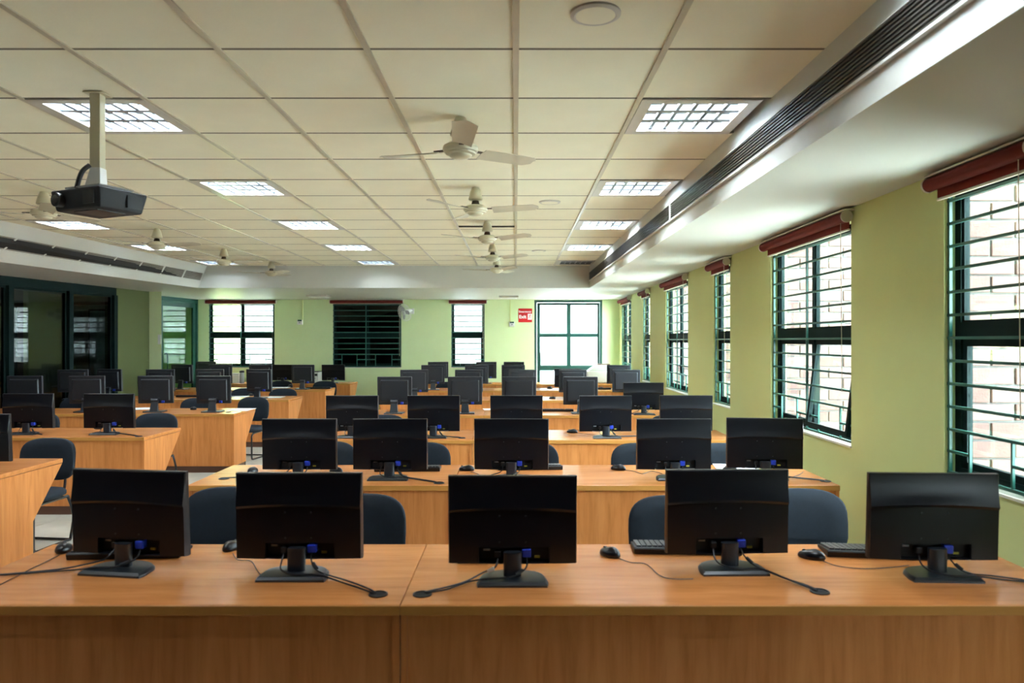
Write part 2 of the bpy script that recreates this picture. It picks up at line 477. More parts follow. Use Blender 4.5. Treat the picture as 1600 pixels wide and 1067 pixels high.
vent(lambda y, z: (xsr(y), y, z), 0.9, YS - 0.02, CAMZ + 1.175, CAMZ + 1.035, 8, 'long dark slotted air vent along the right soffit above the windows', -1, [6.3], M['vent'])
def lface(y, z):
    f = (HC + 0.05 - z) / (HC + 0.05 - HS)
    return (xlt(y) * (1 - f) + xlb(y) * f, y, z)
vent(lface, 4.0, YS - 0.05, CAMZ + 1.16, CAMZ + 1.035, 8, 'long brownish slotted air vent with upright dividers along the left soffit', 1, [4.0 + 0.62 * i for i in range(1, 14)], M['ventlight'])

# ------------------------------------------------------------------ recessed ceiling lights
def make_light():
    t = thing('ceiling_light', '', 'ceiling light', (0, 0, 0))
    h = T / 2
    m = MB()
    o, i = h - 0.006, 0.262
    for a, b, c, d in ((-o, -i, -o, o), (i, o, -o, o), (-i, i, -o, -i), (-i, i, i, o)):
        m.box(a, b, c, d, 0.0, 0.012)
    m.build('lamp_frame', M['lampframe'], t)
    m = MB(); m.box(-i, i, -i, i, 0.075, 0.085)
    m.build('reflector', M['reflector'], t)
    m = MB()
    for sx in (-1, 1):
        m.add([(sx * i, -i, 0.01), (sx * i, i, 0.01), (sx * (i - 0.002), i, 0.08), (sx * (i - 0.002), -i, 0.08)], [(0, 1, 2, 3)])
        m.add([(-i, sx * i, 0.01), (i, sx * i, 0.01), (i, sx * i, 0.08), (-i, sx * i, 0.08)], [(0, 1, 2, 3)])
    m.build('lamp_side', M['reflector'], t)
    for yy in (-0.0875, 0.0875):
        MB().prism([(yy - 0.022, 0.012), (yy + 0.022, 0.012), (yy + 0.003, 0.05), (yy - 0.003, 0.05)], -i, i, 'x').build('louvre_blade', M['mirror'], t)
    for kx in range(1, 6):
        x = -i + kx * 2 * i / 6
        MB().prism([(x - 0.010, 0.014), (x + 0.010, 0.014), (x + 0.002, 0.045), (x - 0.002, 0.045)], -i, i, 'y').build('louvre_blade', M['mirror'], t)
    for yy in (-0.175, 0.0, 0.175):
        MB().cyl((-i + 0.01, yy, 0.058), (i - 0.01, yy, 0.058), 0.013, n=10).build('lamp_tube', M['tubelight'], t)
    return t
colname = {1: 'beside the right vent', -4: 'in the middle run', -8: 'in the left run near the vent'}
ordn = {-5: 'far behind the viewer', -2: 'just behind the viewer', 1: 'nearest', 4: 'second nearest', 7: 'third', 10: 'fourth', 13: 'rearmost'}
LP = None
for c, k in lights_at:
    if k <= -5: continue
    x = (c + 0.5) * T if c != 1 else T + 0.340
    y = Y0 + (k + 0.5) * T
    lab = 'square lit louvred light, %s %s' % (ordn[k], colname[c])
    if k == -2: lab = 'square louvred light overhead, %s, %s' % (ordn[k], colname[c])
    if LP is None:
        LP = make_light(); LP['label'] = lab; LP['group'] = 'louvred ceiling lights'; LP.location = (x, y, HC - 0.004)
    else:
        o = dup(LP, (x, y, HC - 0.004), 0, lab)
        if k == 13:       # right rearmost lamp is off, the other two rear ones are dimmed to soften glare on the back soffit
            if c == 1: o['label'] = 'square louvred light, switched off, rearmost beside the right vent'
            for q in o.children:
                if q.name.startswith('lamp_tube'):
                    mm_ = q.data.copy(); mm_.materials.clear(); mm_.materials.append(M['lampwhite'] if c == 1 else M['tubedim']); q.data = mm_

# round ceiling speakers
sp = None
for i, (x, y, nm) in enumerate(((0.315, 2.90, 'nearest'), (0.316, 6.84, 'middle'), (0.33, 10.56, 'far'))):
    if sp is None:
        sp = thing('ceiling_speaker', '', 'speaker', (x, y, HC), group='round ceiling speakers')
        MB().lathe([(0.100, 0.006), (0.100, -0.004), (0.085, -0.010), (0.078, -0.007)], n=32).build('rim', M['lampframe'], sp, smooth=True)
        MB().lathe([(0.078, -0.006), (0.078, -0.008), (0.04, -0.011), (0.01, -0.012)], n=32).build('grille', M['tile'], sp, smooth=True)
        sp['label'] = 'round cream ceiling speaker, nearest of the three in their line'; o = sp
    else:
        dup(sp, (x, y, HC), 0, 'round cream ceiling speaker, %s one of the three in their line' % nm)

# ------------------------------------------------------------------ ceiling fans
def make_fan():
    t = thing('ceiling_fan', '', 'ceiling fan')
    # z = 0 at the hub's blade plane; the ceiling is at +0.19
    MB().lathe([(0.010, 0.19), (0.030, 0.188), (0.045, 0.15), (0.058, 0.10), (0.060, 0.085), (0.050, 0.078)], n=24).build('canopy', M['fan'], t, smooth=True)
    MB().cyl((0, 0, 0.03), (0, 0, 0.09), 0.014, n=12).build('down_rod', M['fandark'], t, smooth=True)
    MB().lathe([(0.028, 0.075), (0.034, 0.05), (0.030, 0.035)], n=16).build('coupling', M['fandark'], t, smooth=True)
    MB().lathe([(0.03, 0.04), (0.075, 0.036), (0.098, 0.022), (0.104, 0.004), (0.098, -0.010), (0.090, -0.014)], n=32).build('motor_housing', M['fan'], t, smooth=True)
    MB().lathe([(0.090, -0.012), (0.086, -0.024), (0.066, -0.028), (0.062, -0.038), (0.045, -0.048), (0.015, -0.052)], n=32).build('motor_cover', M['fan'], t, smooth=True)
    for k in range(3):
        a = k * 2 * PI / 3
        m = MB()
        # blade outline with rounded tip, twisted
        n = 10; pts = []
        for i in range(n + 1):
            s_ = i / n; r = 0.145 + s_ * 0.390
            wd = 0.056 + 0.014 * s_
            if s_ > 0.9: wd *= math.sqrt(max(0.0, 1 - ((s_ - 0.9) / 0.1) ** 2)) * 0.6 + 0.4
            tw = -R(15) * (1 - 0.55 * s_)
            zz = 0.012 * s_
            pts.append((r, wd, tw, zz))
        vs = []; fs = []
        for (r, wd, tw, zz) in pts:
            for (u, h) in ((-1, -0.002), (0, 0.004), (1, -0.002), (1, -0.005), (0, 0.001), (-1, -0.005)):
                vs.append((r, u * wd * math.cos(tw), u * wd * math.sin(tw) + h + zz))
        for i in range(n):
            for j in range(6):
                fs.append((i * 6 + j, i * 6 + (j + 1) % 6, (i + 1) * 6 + (j + 1) % 6, (i + 1) * 6 + j))
        fs.append((5, 4, 3, 2, 1, 0)); fs.append(tuple(n * 6 + j for j in range(6)))
        m.add(vs, fs); m.xf(Matrix.Rotation(a, 4, 'Z'))
        b = m.build('blade', M['fanblade'], t, smooth=True, angle=50)
        q = MB(); q.box(0.09, 0.17, -0.014, 0.014, 0.004, 0.010); q.xf(Matrix.Rotation(a, 4, 'Z')); q.build('blade_bracket', M['fandark'], b)
    return t
FP = None
fans = [(-0.32, 4.24, -83, 'nearest, in the middle row'), (-0.34, 6.18, -10, 'second, in the middle row'), (-0.31, 7.95, 90, 'third, in the middle row'),
        (-0.31, 9.77, 88, 'fourth, in the middle row'), (-0.30, 11.46, 184, 'fifth and rearmost, in the middle row'),
        (-4.10, 6.37, 188, 'nearest, in the left row, partly behind the projector'), (-4.14, 8.46, -8, 'second, in the left row above the left vent'), (-4.10, 10.3, 2, 'third, in the left row'), (-4.0, 12.0, 196, 'rearmost, in the left row')]
for x, y, a, nm in fans:
    lab = 'cream three-bladed ceiling fan, ' + nm
    if FP is None:
        FP = make_fan(); FP['label'] = lab; FP['group'] = 'ceiling fans'; FP.location = (x, y, HC - 0.19); FP.rotation_euler = (0, 0, R(a))
    else: dup(FP, (x, y, HC - 0.19), R(a), lab)

# ------------------------------------------------------------------ windows
def bar(p0, p1, w_, h_):
    """square bar between two points (axis aligned)"""
    x0, y0, z0 = p0; x1, y1, z1 = p1
    return MB().box(min(x0, x1) - (w_ if x0 == x1 else 0), max(x0, x1) + (w_ if x0 == x1 else 0), y0 - h_, y0 + h_, min(z0, z1) - (w_ if z0 == z1 else 0), max(z0, z1) + (w_ if z0 == z1 else 0))

def window(n, loc, rz, W, z0, z1, double, tint='glass', transom=CAMZ + 0.05, tilt=False, bartop=CAMZ + 0.746, fy=0.06):
    t = struct('window_%d' % n, (loc[0], loc[1], 0), rz)
    fw = 0.05
    # outer frame
    m = MB()
    o = holed(0, W, z0, z1, [(fw, W - fw, z0 + fw, z1 - fw)], 0.045); o.xf(Matrix.Translation((0, fy, 0)))
    o.build('window_frame', M['darkgreen'], t)
    MB().box(fw, W - fw, fy - 0.004, fy + 0.05, transom - 0.045, transom + 0.045).build('transom', M['darkgreen'], t)
    cells = [(fw, W / 2 - 0.02), (W / 2 + 0.02, W - fw)] if double else [(fw, W - fw)]
    if double: MB().box(W / 2 - 0.02, W / 2 + 0.02, fy, fy + 0.045, z0 + fw, z1 - fw).build('mullion', M['darkgreen'], t)
    for ci, (a, b) in enumerate(cells):
        for (c, d, low) in ((transom + 0.045, z1 - fw, False), (z0 + fw, transom - 0.045, True)):
            s_ = 0.035 if low else 0.012
            q = holed(a, b, c, d, [(a + s_, b - s_, c + s_, d - s_)], 0.03)
            piv = Matrix.Translation((0, fy + 0.012, d))
            rot = Matrix.Rotation(R(-7) if (tilt and low and ci == 1) else 0, 4, 'X')
            mt = piv @ rot @ Matrix.Translation((0, 0, -d))
            q.xf(mt); sash = q.build('sash', M['darkgreen'], t)
            MB().box(a + s_, b - s_, 0.010, 0.016, c + s_, d - s_).xf(mt).build('pane', M[tint], sash)
    # grille on the room side
    gy = 0.024; r_ = 0.0075 if rz else 0.011
    for u in ((0.015, W - 0.015, W * 0.48) if double else (0.015, W - 0.015)):
        bar((u, gy, z0 + 0.02), (u, gy, z1 - 0.02), 0.008, 0.008).build('grille_bar', M['bar'], t)
    k = 0
    sp_ = 0.122
    z = bartop
    while z > z0 + 0.2:
        MB().box(0.0, W, gy - r_, gy + r_, z - r_, z + r_).build('grille_bar', M['bar'], t)
        z -= sp_; k += 1
    zl = z + sp_
    zz = zl - sp_ * 0.95
    secs = [(0.0, W * 0.48), (W * 0.48, W)] if double else [(0.0, W)]
    for a, b in secs:
        q = (b - a) * 0.27
        for u in (a + q, b - q):
            bar((u, gy, z0 + 0.02), (u, gy, zl), 0.0065, 0.0065).build('grille_bar', M['bar'], t)
        MB().box(a, a + q, gy - r_, gy + r_, zz - r_, zz + r_).build('grille_bar', M['bar'], t)
        MB().box(b - q, b, gy - r_, gy + r_, zz - r_, zz + r_).build('grille_bar', M['bar'], t)
    MB().box(0.0, W, gy - r_, gy + r_, z0 + 0.015, z0 + 0.03).build('grille_bar', M['bar'], t)
    MB().box(-0.01, W + 0.01, -0.012, TH, z0 - 0.012, z0 + 0.002).build('window_sill', M['sill'], t)
    return t
wn = 1
dbl = [True, False, True, False, True, False, True, False]
for i, (a, b) in enumerate(RW):
    window(wn, (XR, b), R(-90), b - a, WZ0, WZ1, dbl[i], 'glass', tilt=(i == 4)); wn += 1
for i, (a, b, c, d) in enumerate(BW):
    window(wn, (a, YB), 0, b - a, c, d, i < 2, 'darkglass' if i == 1 else 'glass', transom=bz_(522), bartop=bz_(475) - 0.02, fy=0.06); wn += 1

# roller blinds
def blind(loc, rz, W, ztop, zbot, label):
    t = thing('roller_blind', label, 'blind', (loc[0], loc[1], 0), rz)
    # local: x along the wall, y towards the room is negative
    MB().box(-0.06, W + 0.06, -0.075, -0.002, ztop - 0.012, ztop).build('head_rail', M['rail_white'], t, bevel=0.002, seg=1)
    MB().cyl((-0.045, -0.055, ztop - 0.052), (W + 0.045, -0.055, ztop - 0.052), 0.037, n=20).build('blind_roll', M['blind'], t, smooth=True)
    MB().box(-0.02, W + 0.02, -0.024, -0.020, zbot + 0.012, ztop - 0.045).build('blind_flap', M['blind2'], t)
    MB().box(-0.02, W + 0.02, -0.030, -0.014, zbot, zbot + 0.014).build('bottom_rail', M['rail_white'], t, bevel=0.003, seg=1)
    for x in (-0.052, W + 0.052):
        MB().cyl((x - 0.006, -0.055, ztop - 0.052), (x + 0.006, -0.055, ztop - 0.052), 0.041, n=20).build('end_bracket', M['rail_white'], t, smooth=True)
    MB().cyl((W - 0.03, -0.06, ztop - 0.06), (W - 0.03, -0.05, ztop - 1.25), 0.0022, n=6).build('pull_cord', M['rail_white'], t)
    return t
rb_names = ['farthest of the right wall, in the back corner', 'over the narrow right window next to the back corner one', 'over the wide middle right window',
            'over the narrow right window before the large near one', 'over the large right window with the hanging cord', 'over the nearest right window, cut by the picture edge']
for i, (a, b) in enumerate(RW[:6]):
    blind((XR, b), R(-90), b - a, HS - 0.015, CAMZ + 0.752, 'rolled maroon blind, ' + rb_names[i])
blind((XR, RW[6][1]), R(-90), RW[6][1] - RW[6][0], HS - 0.015, 1.05, 'maroon blind added unseen, lowered to dim the window beside the viewer')  # out-of-view blind, lowered to hold back daylight on the front desk
bb_names = ['over the left back window', 'over the dark back window', 'over the narrow back window']
for i, (a, b, c, d) in enumerate(BW):
    blind((a, YB), 0, b - a, HS - 0.002, bz_(475), 'rolled maroon blind, ' + bb_names[i])

# ------------------------------------------------------------------ exterior: brick fins, ground
def fin(n, x0, x1, y, z0, z1, bricks, stuff=False):
    t = struct('brick_fin_wall', (x0, y, 0)); W = x1 - x0
    MB().box(0, W, 0.012, 0.22, -0.6, HC + 0.6).build('mortar_core', M['mortar'], t)
    L, H, g = 0.250, 0.088, 0.011
    zz = z0; row = 0
    meshes = {}
    allm = MB()
    while zz < z1:
        u = -(row % 2) * (L + g) / 2
        while u < W:
            a = max(0, u); b = min(W, u + L)
            if b - a > 0.03:
                key = round(b - a, 3)
                if stuff: allm.box(a, b, 0, 0.03, zz, zz + H)
                else:
                    kk = (key, random.randrange(4))
                    if kk not in meshes: meshes[kk] = MB().box(0, b - a, 0, 0.05, 0, H).mesh('brick', BR[kk[1]], bevel=0.004, seg=1)
                    from_mesh('brick', meshes[kk], t, (a, random.uniform(-0.004, 0.003), zz + random.uniform(-0.002, 0.002)))
            u += L + g
        zz += H + g; row += 1
    if stuff: allm.build('brick_courses', BR[1], t, kind='stuff')
    return t
for i, (a, b) in enumerate(RW[:7]):
    if i < 2 or i == 6: fin(i, XR + TH, XR + TH + 0.9, b + 0.02, 0.7, 2.7, False, stuff=True)
    else: fin(i, XR + TH, XR + TH + [0.9, 0.9, 0.55, 0.6, 0.85, 0.95][i], b + 0.02, 0.8, 2.65, True)
MB().box(-9.6, 7.0, 20.4, 20.6, -0.6, 4.6).build('wall_boundary', M['boundary'], kind='structure')
MB().box(-40, 60, -30, 80, -0.7, -0.6).build('ground', M['ground'], kind='structure')
# dark box added to blacken the view through the unlit back window
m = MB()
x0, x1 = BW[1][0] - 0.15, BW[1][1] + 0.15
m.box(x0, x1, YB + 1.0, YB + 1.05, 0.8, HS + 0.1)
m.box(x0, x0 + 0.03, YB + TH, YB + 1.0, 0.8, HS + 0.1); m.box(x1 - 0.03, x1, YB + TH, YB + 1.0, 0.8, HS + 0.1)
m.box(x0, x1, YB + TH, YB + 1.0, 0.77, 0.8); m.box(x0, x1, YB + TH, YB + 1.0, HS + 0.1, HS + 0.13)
m.build('dark_room_box', M['kick'], kind='structure')

# ------------------------------------------------------------------ doors
# back emergency door
d = struct('door_1', (DOORB[0], YB, 0))
W = DOORB[1] - DOORB[0]; zt = DOORB[3]
holed(0, W, 0, zt, [(0.05, W - 0.05, 0.02, zt - 0.05)], 0.14).build('door_frame', M['green'], d)
za, zb_, zc, zd, ze, zf = bz_(476.5), bz_(521), bz_(526.5), bz_(571), bz_(579), 0.25
xa, xb, xc, xd = bx_(844) - DOORB[0], bx_(886) - DOORB[0], bx_(892) - DOORB[0], bx_(934) - DOORB[0]
leaf = holed(0.06, W - 0.06, 0.02, zt - 0.06, [(xa, xb, zb_, za), (xc, xd, zb_, za), (xa, xb, zd, zc), (xc, xd, zd, zc), (xa, xb, zf, ze), (xc, xd, zf, ze)], 0.045)
leaf.xf(Matrix.Translation((0, 0.05, 0))); leaf = leaf.build('door_leaf', M['green'], d)
for (p, q) in ((xa, xb), (xc, xd)):
    for (r_, s_) in ((zb_, za), (zd, zc), (zf, ze)):
        MB().box(p, q, 0.068, 0.074, r_, s_).build('pane', M['glass'], leaf)
MB().tube([(0.13, 0.05, bz_(552)), (0.13, 0.0, bz_(553)), (0.13, 0.0, bz_(571)), (0.13, 0.05, bz_(572))], 0.012, smooth=3).build('door_handle', M['green'], leaf, smooth=True)
# left side door in the recess
v = Vector((d2b[0] - d2a[0], d2b[1] - d2a[1])); ang = math.atan2(v.y, v.x)
d = struct('door_2', (d2a[0], d2a[1], 0), ang)
W = v.length - 0.02
holed(0, W, 0, HS, [(0.05, W - 0.05, 0.0, HS - 0.09)], 0.12).build('door_frame', M['green'], d)
leaf = holed(0.05, W - 0.05, 0.0, HS - 0.09, [(0.15, W - 0.14, 0.2, HS - 0.19)], 0.045)
leaf.xf(Matrix.Translation((0, 0.03, 0))); leaf = leaf.build('door_leaf', M['green'], d)
MB().box(0.15, W - 0.14, 0.05, 0.056, 0.2, HS - 0.19).build('pane', M['greenglass'], leaf)
MB().tube([(0.22, 0.03, 1.35), (0.22, -0.03, 1.34), (0.22, -0.03, 1.0), (0.22, 0.03, 0.99)], 0.012, smooth=3).build('door_handle', M['green'], leaf, smooth=True)
# passage outside that door, with a barred window of its own
pz = holed(-9.4, -6.95, -0.02, HC, [(-8.92, -8.60, 0.9, 2.4)], 0.15); pz.xf(Matrix.Translation((0, 18.4, 0)))
pz.build('wall_passage_back', M['wall'], kind='structure')
MB().box(-9.4, -9.3, 14.0, 18.4, -0.02, HC).build('wall_passage_left', M['wall'], kind='structure')
MB().box(-7.05, -6.95, YB + TH, 18.4, -0.02, HC).build('wall_passage_right', M['wall'], kind='structure')
MB().box(-9.4, -6.95, 15.1, 18.55, HC, HC + 0.1).build('ceiling_passage', M['soffit'], kind='structure')
window(14, (-8.92, 18.4), 0, 0.32, 0.9, 2.4, False, 'glass', transom=1.66, bartop=2.3, fy=0.06)

# ------------------------------------------------------------------ glazed partition on the left
ya_, yb_ = 2.0, gy1
v = Vector((xwl(yb_) - xwl(ya_), yb_ - ya_)); ang = math.atan2(v.y, v.x); LEN = v.length
d = struct('window_12', (xwl(ya_), ya_, 0), ang)
def along(y): return (y - ya_) * LEN / (yb_ - ya_)
posts = [12.66, 11.58, 10.39, 9.2, 8.05, 6.9, 5.75, 4.6, 3.45, 2.05]
holed(0, LEN, HS - 0.13, HS, [], 0.1).build('top_rail', M['darkgreen'], d)
holed(0, LEN, 0, 0.12, [], 0.1).build('bottom_rail', M['darkgreen'], d)
for p in posts:
    MB().box(along(p) - 0.045, along(p) + 0.045, -0.03, 0.10, 0.12, HS - 0.13).build('post', M['darkgreen'], d)
for p, q in zip(posts, posts[1:]):
    a, b = along(q) + 0.045, along(p) - 0.045
    f = holed(a, b, 0.12, HS - 0.13, [(a + 0.03, b - 0.03, 0.15, HS - 0.165)], 0.03); f.xf(Matrix.Translation((0, 0.02, 0)))
    f = f.build('pane_frame', M['darkgreen'], d)
    MB().box(a + 0.03, b - 0.03, 0.03, 0.036, 0.15, HS - 0.165).build('pane', M['darkglass'], f)
wallpoly('wall_left_near', [(xwl(YF - 0.1), YF - 0.1), (xwl(2.02), 2.02), (xwl(2.02) - 0.2, 2.02), (xwl(YF - 0.1) - 0.2, YF - 0.1)], -0.02, HC + 0.2, M['wall'])
# the unlit room behind the glass
MB().box(-13.5, -7.40, 15.0, 15.1, 0, HC).build('wall_side_room', M['beige'], kind='structure')
MB().box(-13.5, -13.4, 1.0, 15.1, 0, HC).build('wall_side_room_far', M['beige'], kind='structure')
MB().box(-13.5, -8.1, 1.0, 1.1, 0, HC).build('wall_side_room_near', M['beige'], kind='structure')
MB().box(-13.5, -9.2, 1.0, 15.1, -0.1, 0).build('floor_side_room', M['floor'], kind='structure')
MB().box(-13.5, -9.0, 1.0, 15.1, HC - 0.2, HC).build('ceiling_side_room', M['soffit'], kind='structure')
s15 = 15.0 / F
def sx(px): return (px - 806) * s15
def sz(y): return CAMZ - (y - 532) * s15
t = struct('door_3', (sx(160), 15.0, 0)); 
MB().box(sx(142) - sx(160), sx(178) - sx(160), -0.04, 0, 0, sz(486)).build('door_leaf', M['doorgrey'], t)
MB().box(sx(139) - sx(160), sx(181) - sx(160), -0.02, 0, 0, sz(483)).build('door_frame', M['kick'], t)
t = thing('curtain', 'dark red curtain hanging behind the glazed partition on the left', 'curtain', (sx(75), 14.9, 0))
mm = MB(); 
pts = []
for i in range(25):
    u = -0.12 + 0.24 * i / 24; pts.append((u, 0.015 * math.sin(i * 1.3)))
pp = pts + [(u, v + 0.01) for u, v in reversed(pts)]
mm.prism(pp, 0.9, sz(468)); mm.build('curtain_cloth', M['darkred'], t, smooth=True)
MB().cyl((-0.2, 0, sz(468)), (0.2, 0, sz(468)), 0.012, n=8).build('curtain_rod', M['tube'], t)
t = struct('door_4', (sx(44), 14.9, 0))
w2 = sx(66) - sx(22)
holed(-w2 / 2, w2 / 2, 0, sz(470), [(-w2 / 2 + 0.1, w2 / 2 - 0.1, 0.2, 1.2), (-w2 / 2 + 0.1, w2 / 2 - 0.1, 1.3, sz(470) - 0.12)], 0.05).build('door_leaf', M['green'], t)

# ------------------------------------------------------------------ desks
DZ = CAMZ - 0.902
DD = 0.75
def side_panel_poly(y0):
    return [(y0, 0.08), (y0 + 0.40, 0.08), (y0 + 0.40, 0.33), (y0 + DD - 0.01, DZ - 0.035), (y0, DZ - 0.035)]
grommet_ring = MB().lathe([(0.034, 0.0), (0.034, 0.004), (0.028, 0.005), (0.027, 0.001)], n=20).mesh('grommet', M['black2'], smooth=True)
grommet_hole = MB().lathe([(0.027, 0.0), (0.027, 0.0015), (0.01, 0.002)], n=16).mesh('grommet_hole', M['recess'])
def desk(x0, x1, y0, label, group, grommets=(), ends=(True, True)):
    cx = (x0 + x1) / 2
    t = thing('computer_desk', label, 'desk', (cx, y0, 0), group=group)
    a, b = x0 - cx, x1 - cx
    MB().box(a + 0.001, b - 0.001, 0.002, DD, DZ - 0.032, DZ).build('worktop', M['top'], t, bevel=0.003, seg=2)
    MB().box(a + 0.001, b - 0.001, -0.003, 0.004, DZ - 0.034, DZ - 0.002).build('edge_band', M['edge'], t, bevel=0.001, seg=1)
    MB().box(a + 0.024, b - 0.024, 0.012, 0.030, 0.08, DZ - 0.032).build('front_panel', M['front'], t)
    for s_, x in ((0, a), (1, b)):
        xx = (x + 0.002, x + 0.024) if s_ == 0 else (x - 0.024, x - 0.002)
        MB().prism(side_panel_poly(0.006), xx[0], xx[1], 'x').build('side_panel', M['front'], t)
    MB().box(a + 0.01, b - 0.01, 0.02, 0.06, 0.0, 0.08).build('kickboard', M['kick'], t)
    for x in (a + 0.01, b - 0.03):
        MB().box(x, x + 0.02, 0.06, 0.38, 0.0, 0.08).build('kickboard', M['kick'], t)
    if len(ends) > 2:
        MB().box(b - 0.05, b - 0.02, 0.42, 0.45, 0.0, DZ - 0.032).build('steel_leg', M['tube'], t)
    for gx, gy in grommets:
        g = from_mesh('grommet', grommet_ring, t, (gx - cx, gy - y0, DZ))
        from_mesh('grommet_hole', grommet_hole, g, (0, 0, 0.0005))
    return t
RY = [2.50, 4.57, 6.65, 8.85, 11.05, 13.20, 15.15]
LY = [4.87, 6.85, 9.03, 11.20, 13.35, 15.35]
rown = ['front', 'second', 'third', 'fourth', 'fifth', 'sixth', 'rear']
lown = ['nearest', 'second', 'third', 'fourth', 'fifth', 'rearmost']
def gpt(px, py):
    d_ = DROPY(py); return ((px - 806) * d_ / F, d_)
G = {('R', 0, 0): [gpt(591, 929)], ('R', 0, 1): [gpt(660, 929), gpt(1281, 925), (1.93, 2.72)],
     ('R', 1, 0): [gpt(350, 748), gpt(686, 755)], ('R', 1, 1): [gpt(1290, 752), (1.25, 4.75)],
     ('R', 2, 0): [gpt(722, 684.5)], ('R', 2, 1): [gpt(1000, 682)], ('L', 1, 0): [gpt(217, 682)], ('L', 2, 0): [gpt(357, 644)]}
SEAM = -0.395
for i, y in enumerate(RY):
    desk(-2.05, SEAM, y, 'orange wood computer desk, left half of the %s right-hand row' % rown[i], 'desks of the right-hand block', G.get(('R', i, 0), ()))
    desk(SEAM, 2.02, y, 'long orange wood desk, window half of the %s right-hand row' % rown[i], 'desks of the right-hand block', G.get(('R', i, 1), ()))
for i, y in enumerate(LY):
    desk(-5.12, -3.47, y, 'orange wood desk with slanted end panel on the aisle, %s of the left-hand block' % lown[i], 'desks of the left-hand block', G.get(('L', i, 0), ()), (True, True, True))
    desk(max(xwl(y) + 0.06, -6.5 if i == 4 else -6.85), -5.12, y, 'orange wood desk against the glazed wall, %s of the left-hand block' % lown[i], 'desks of the left-hand block')

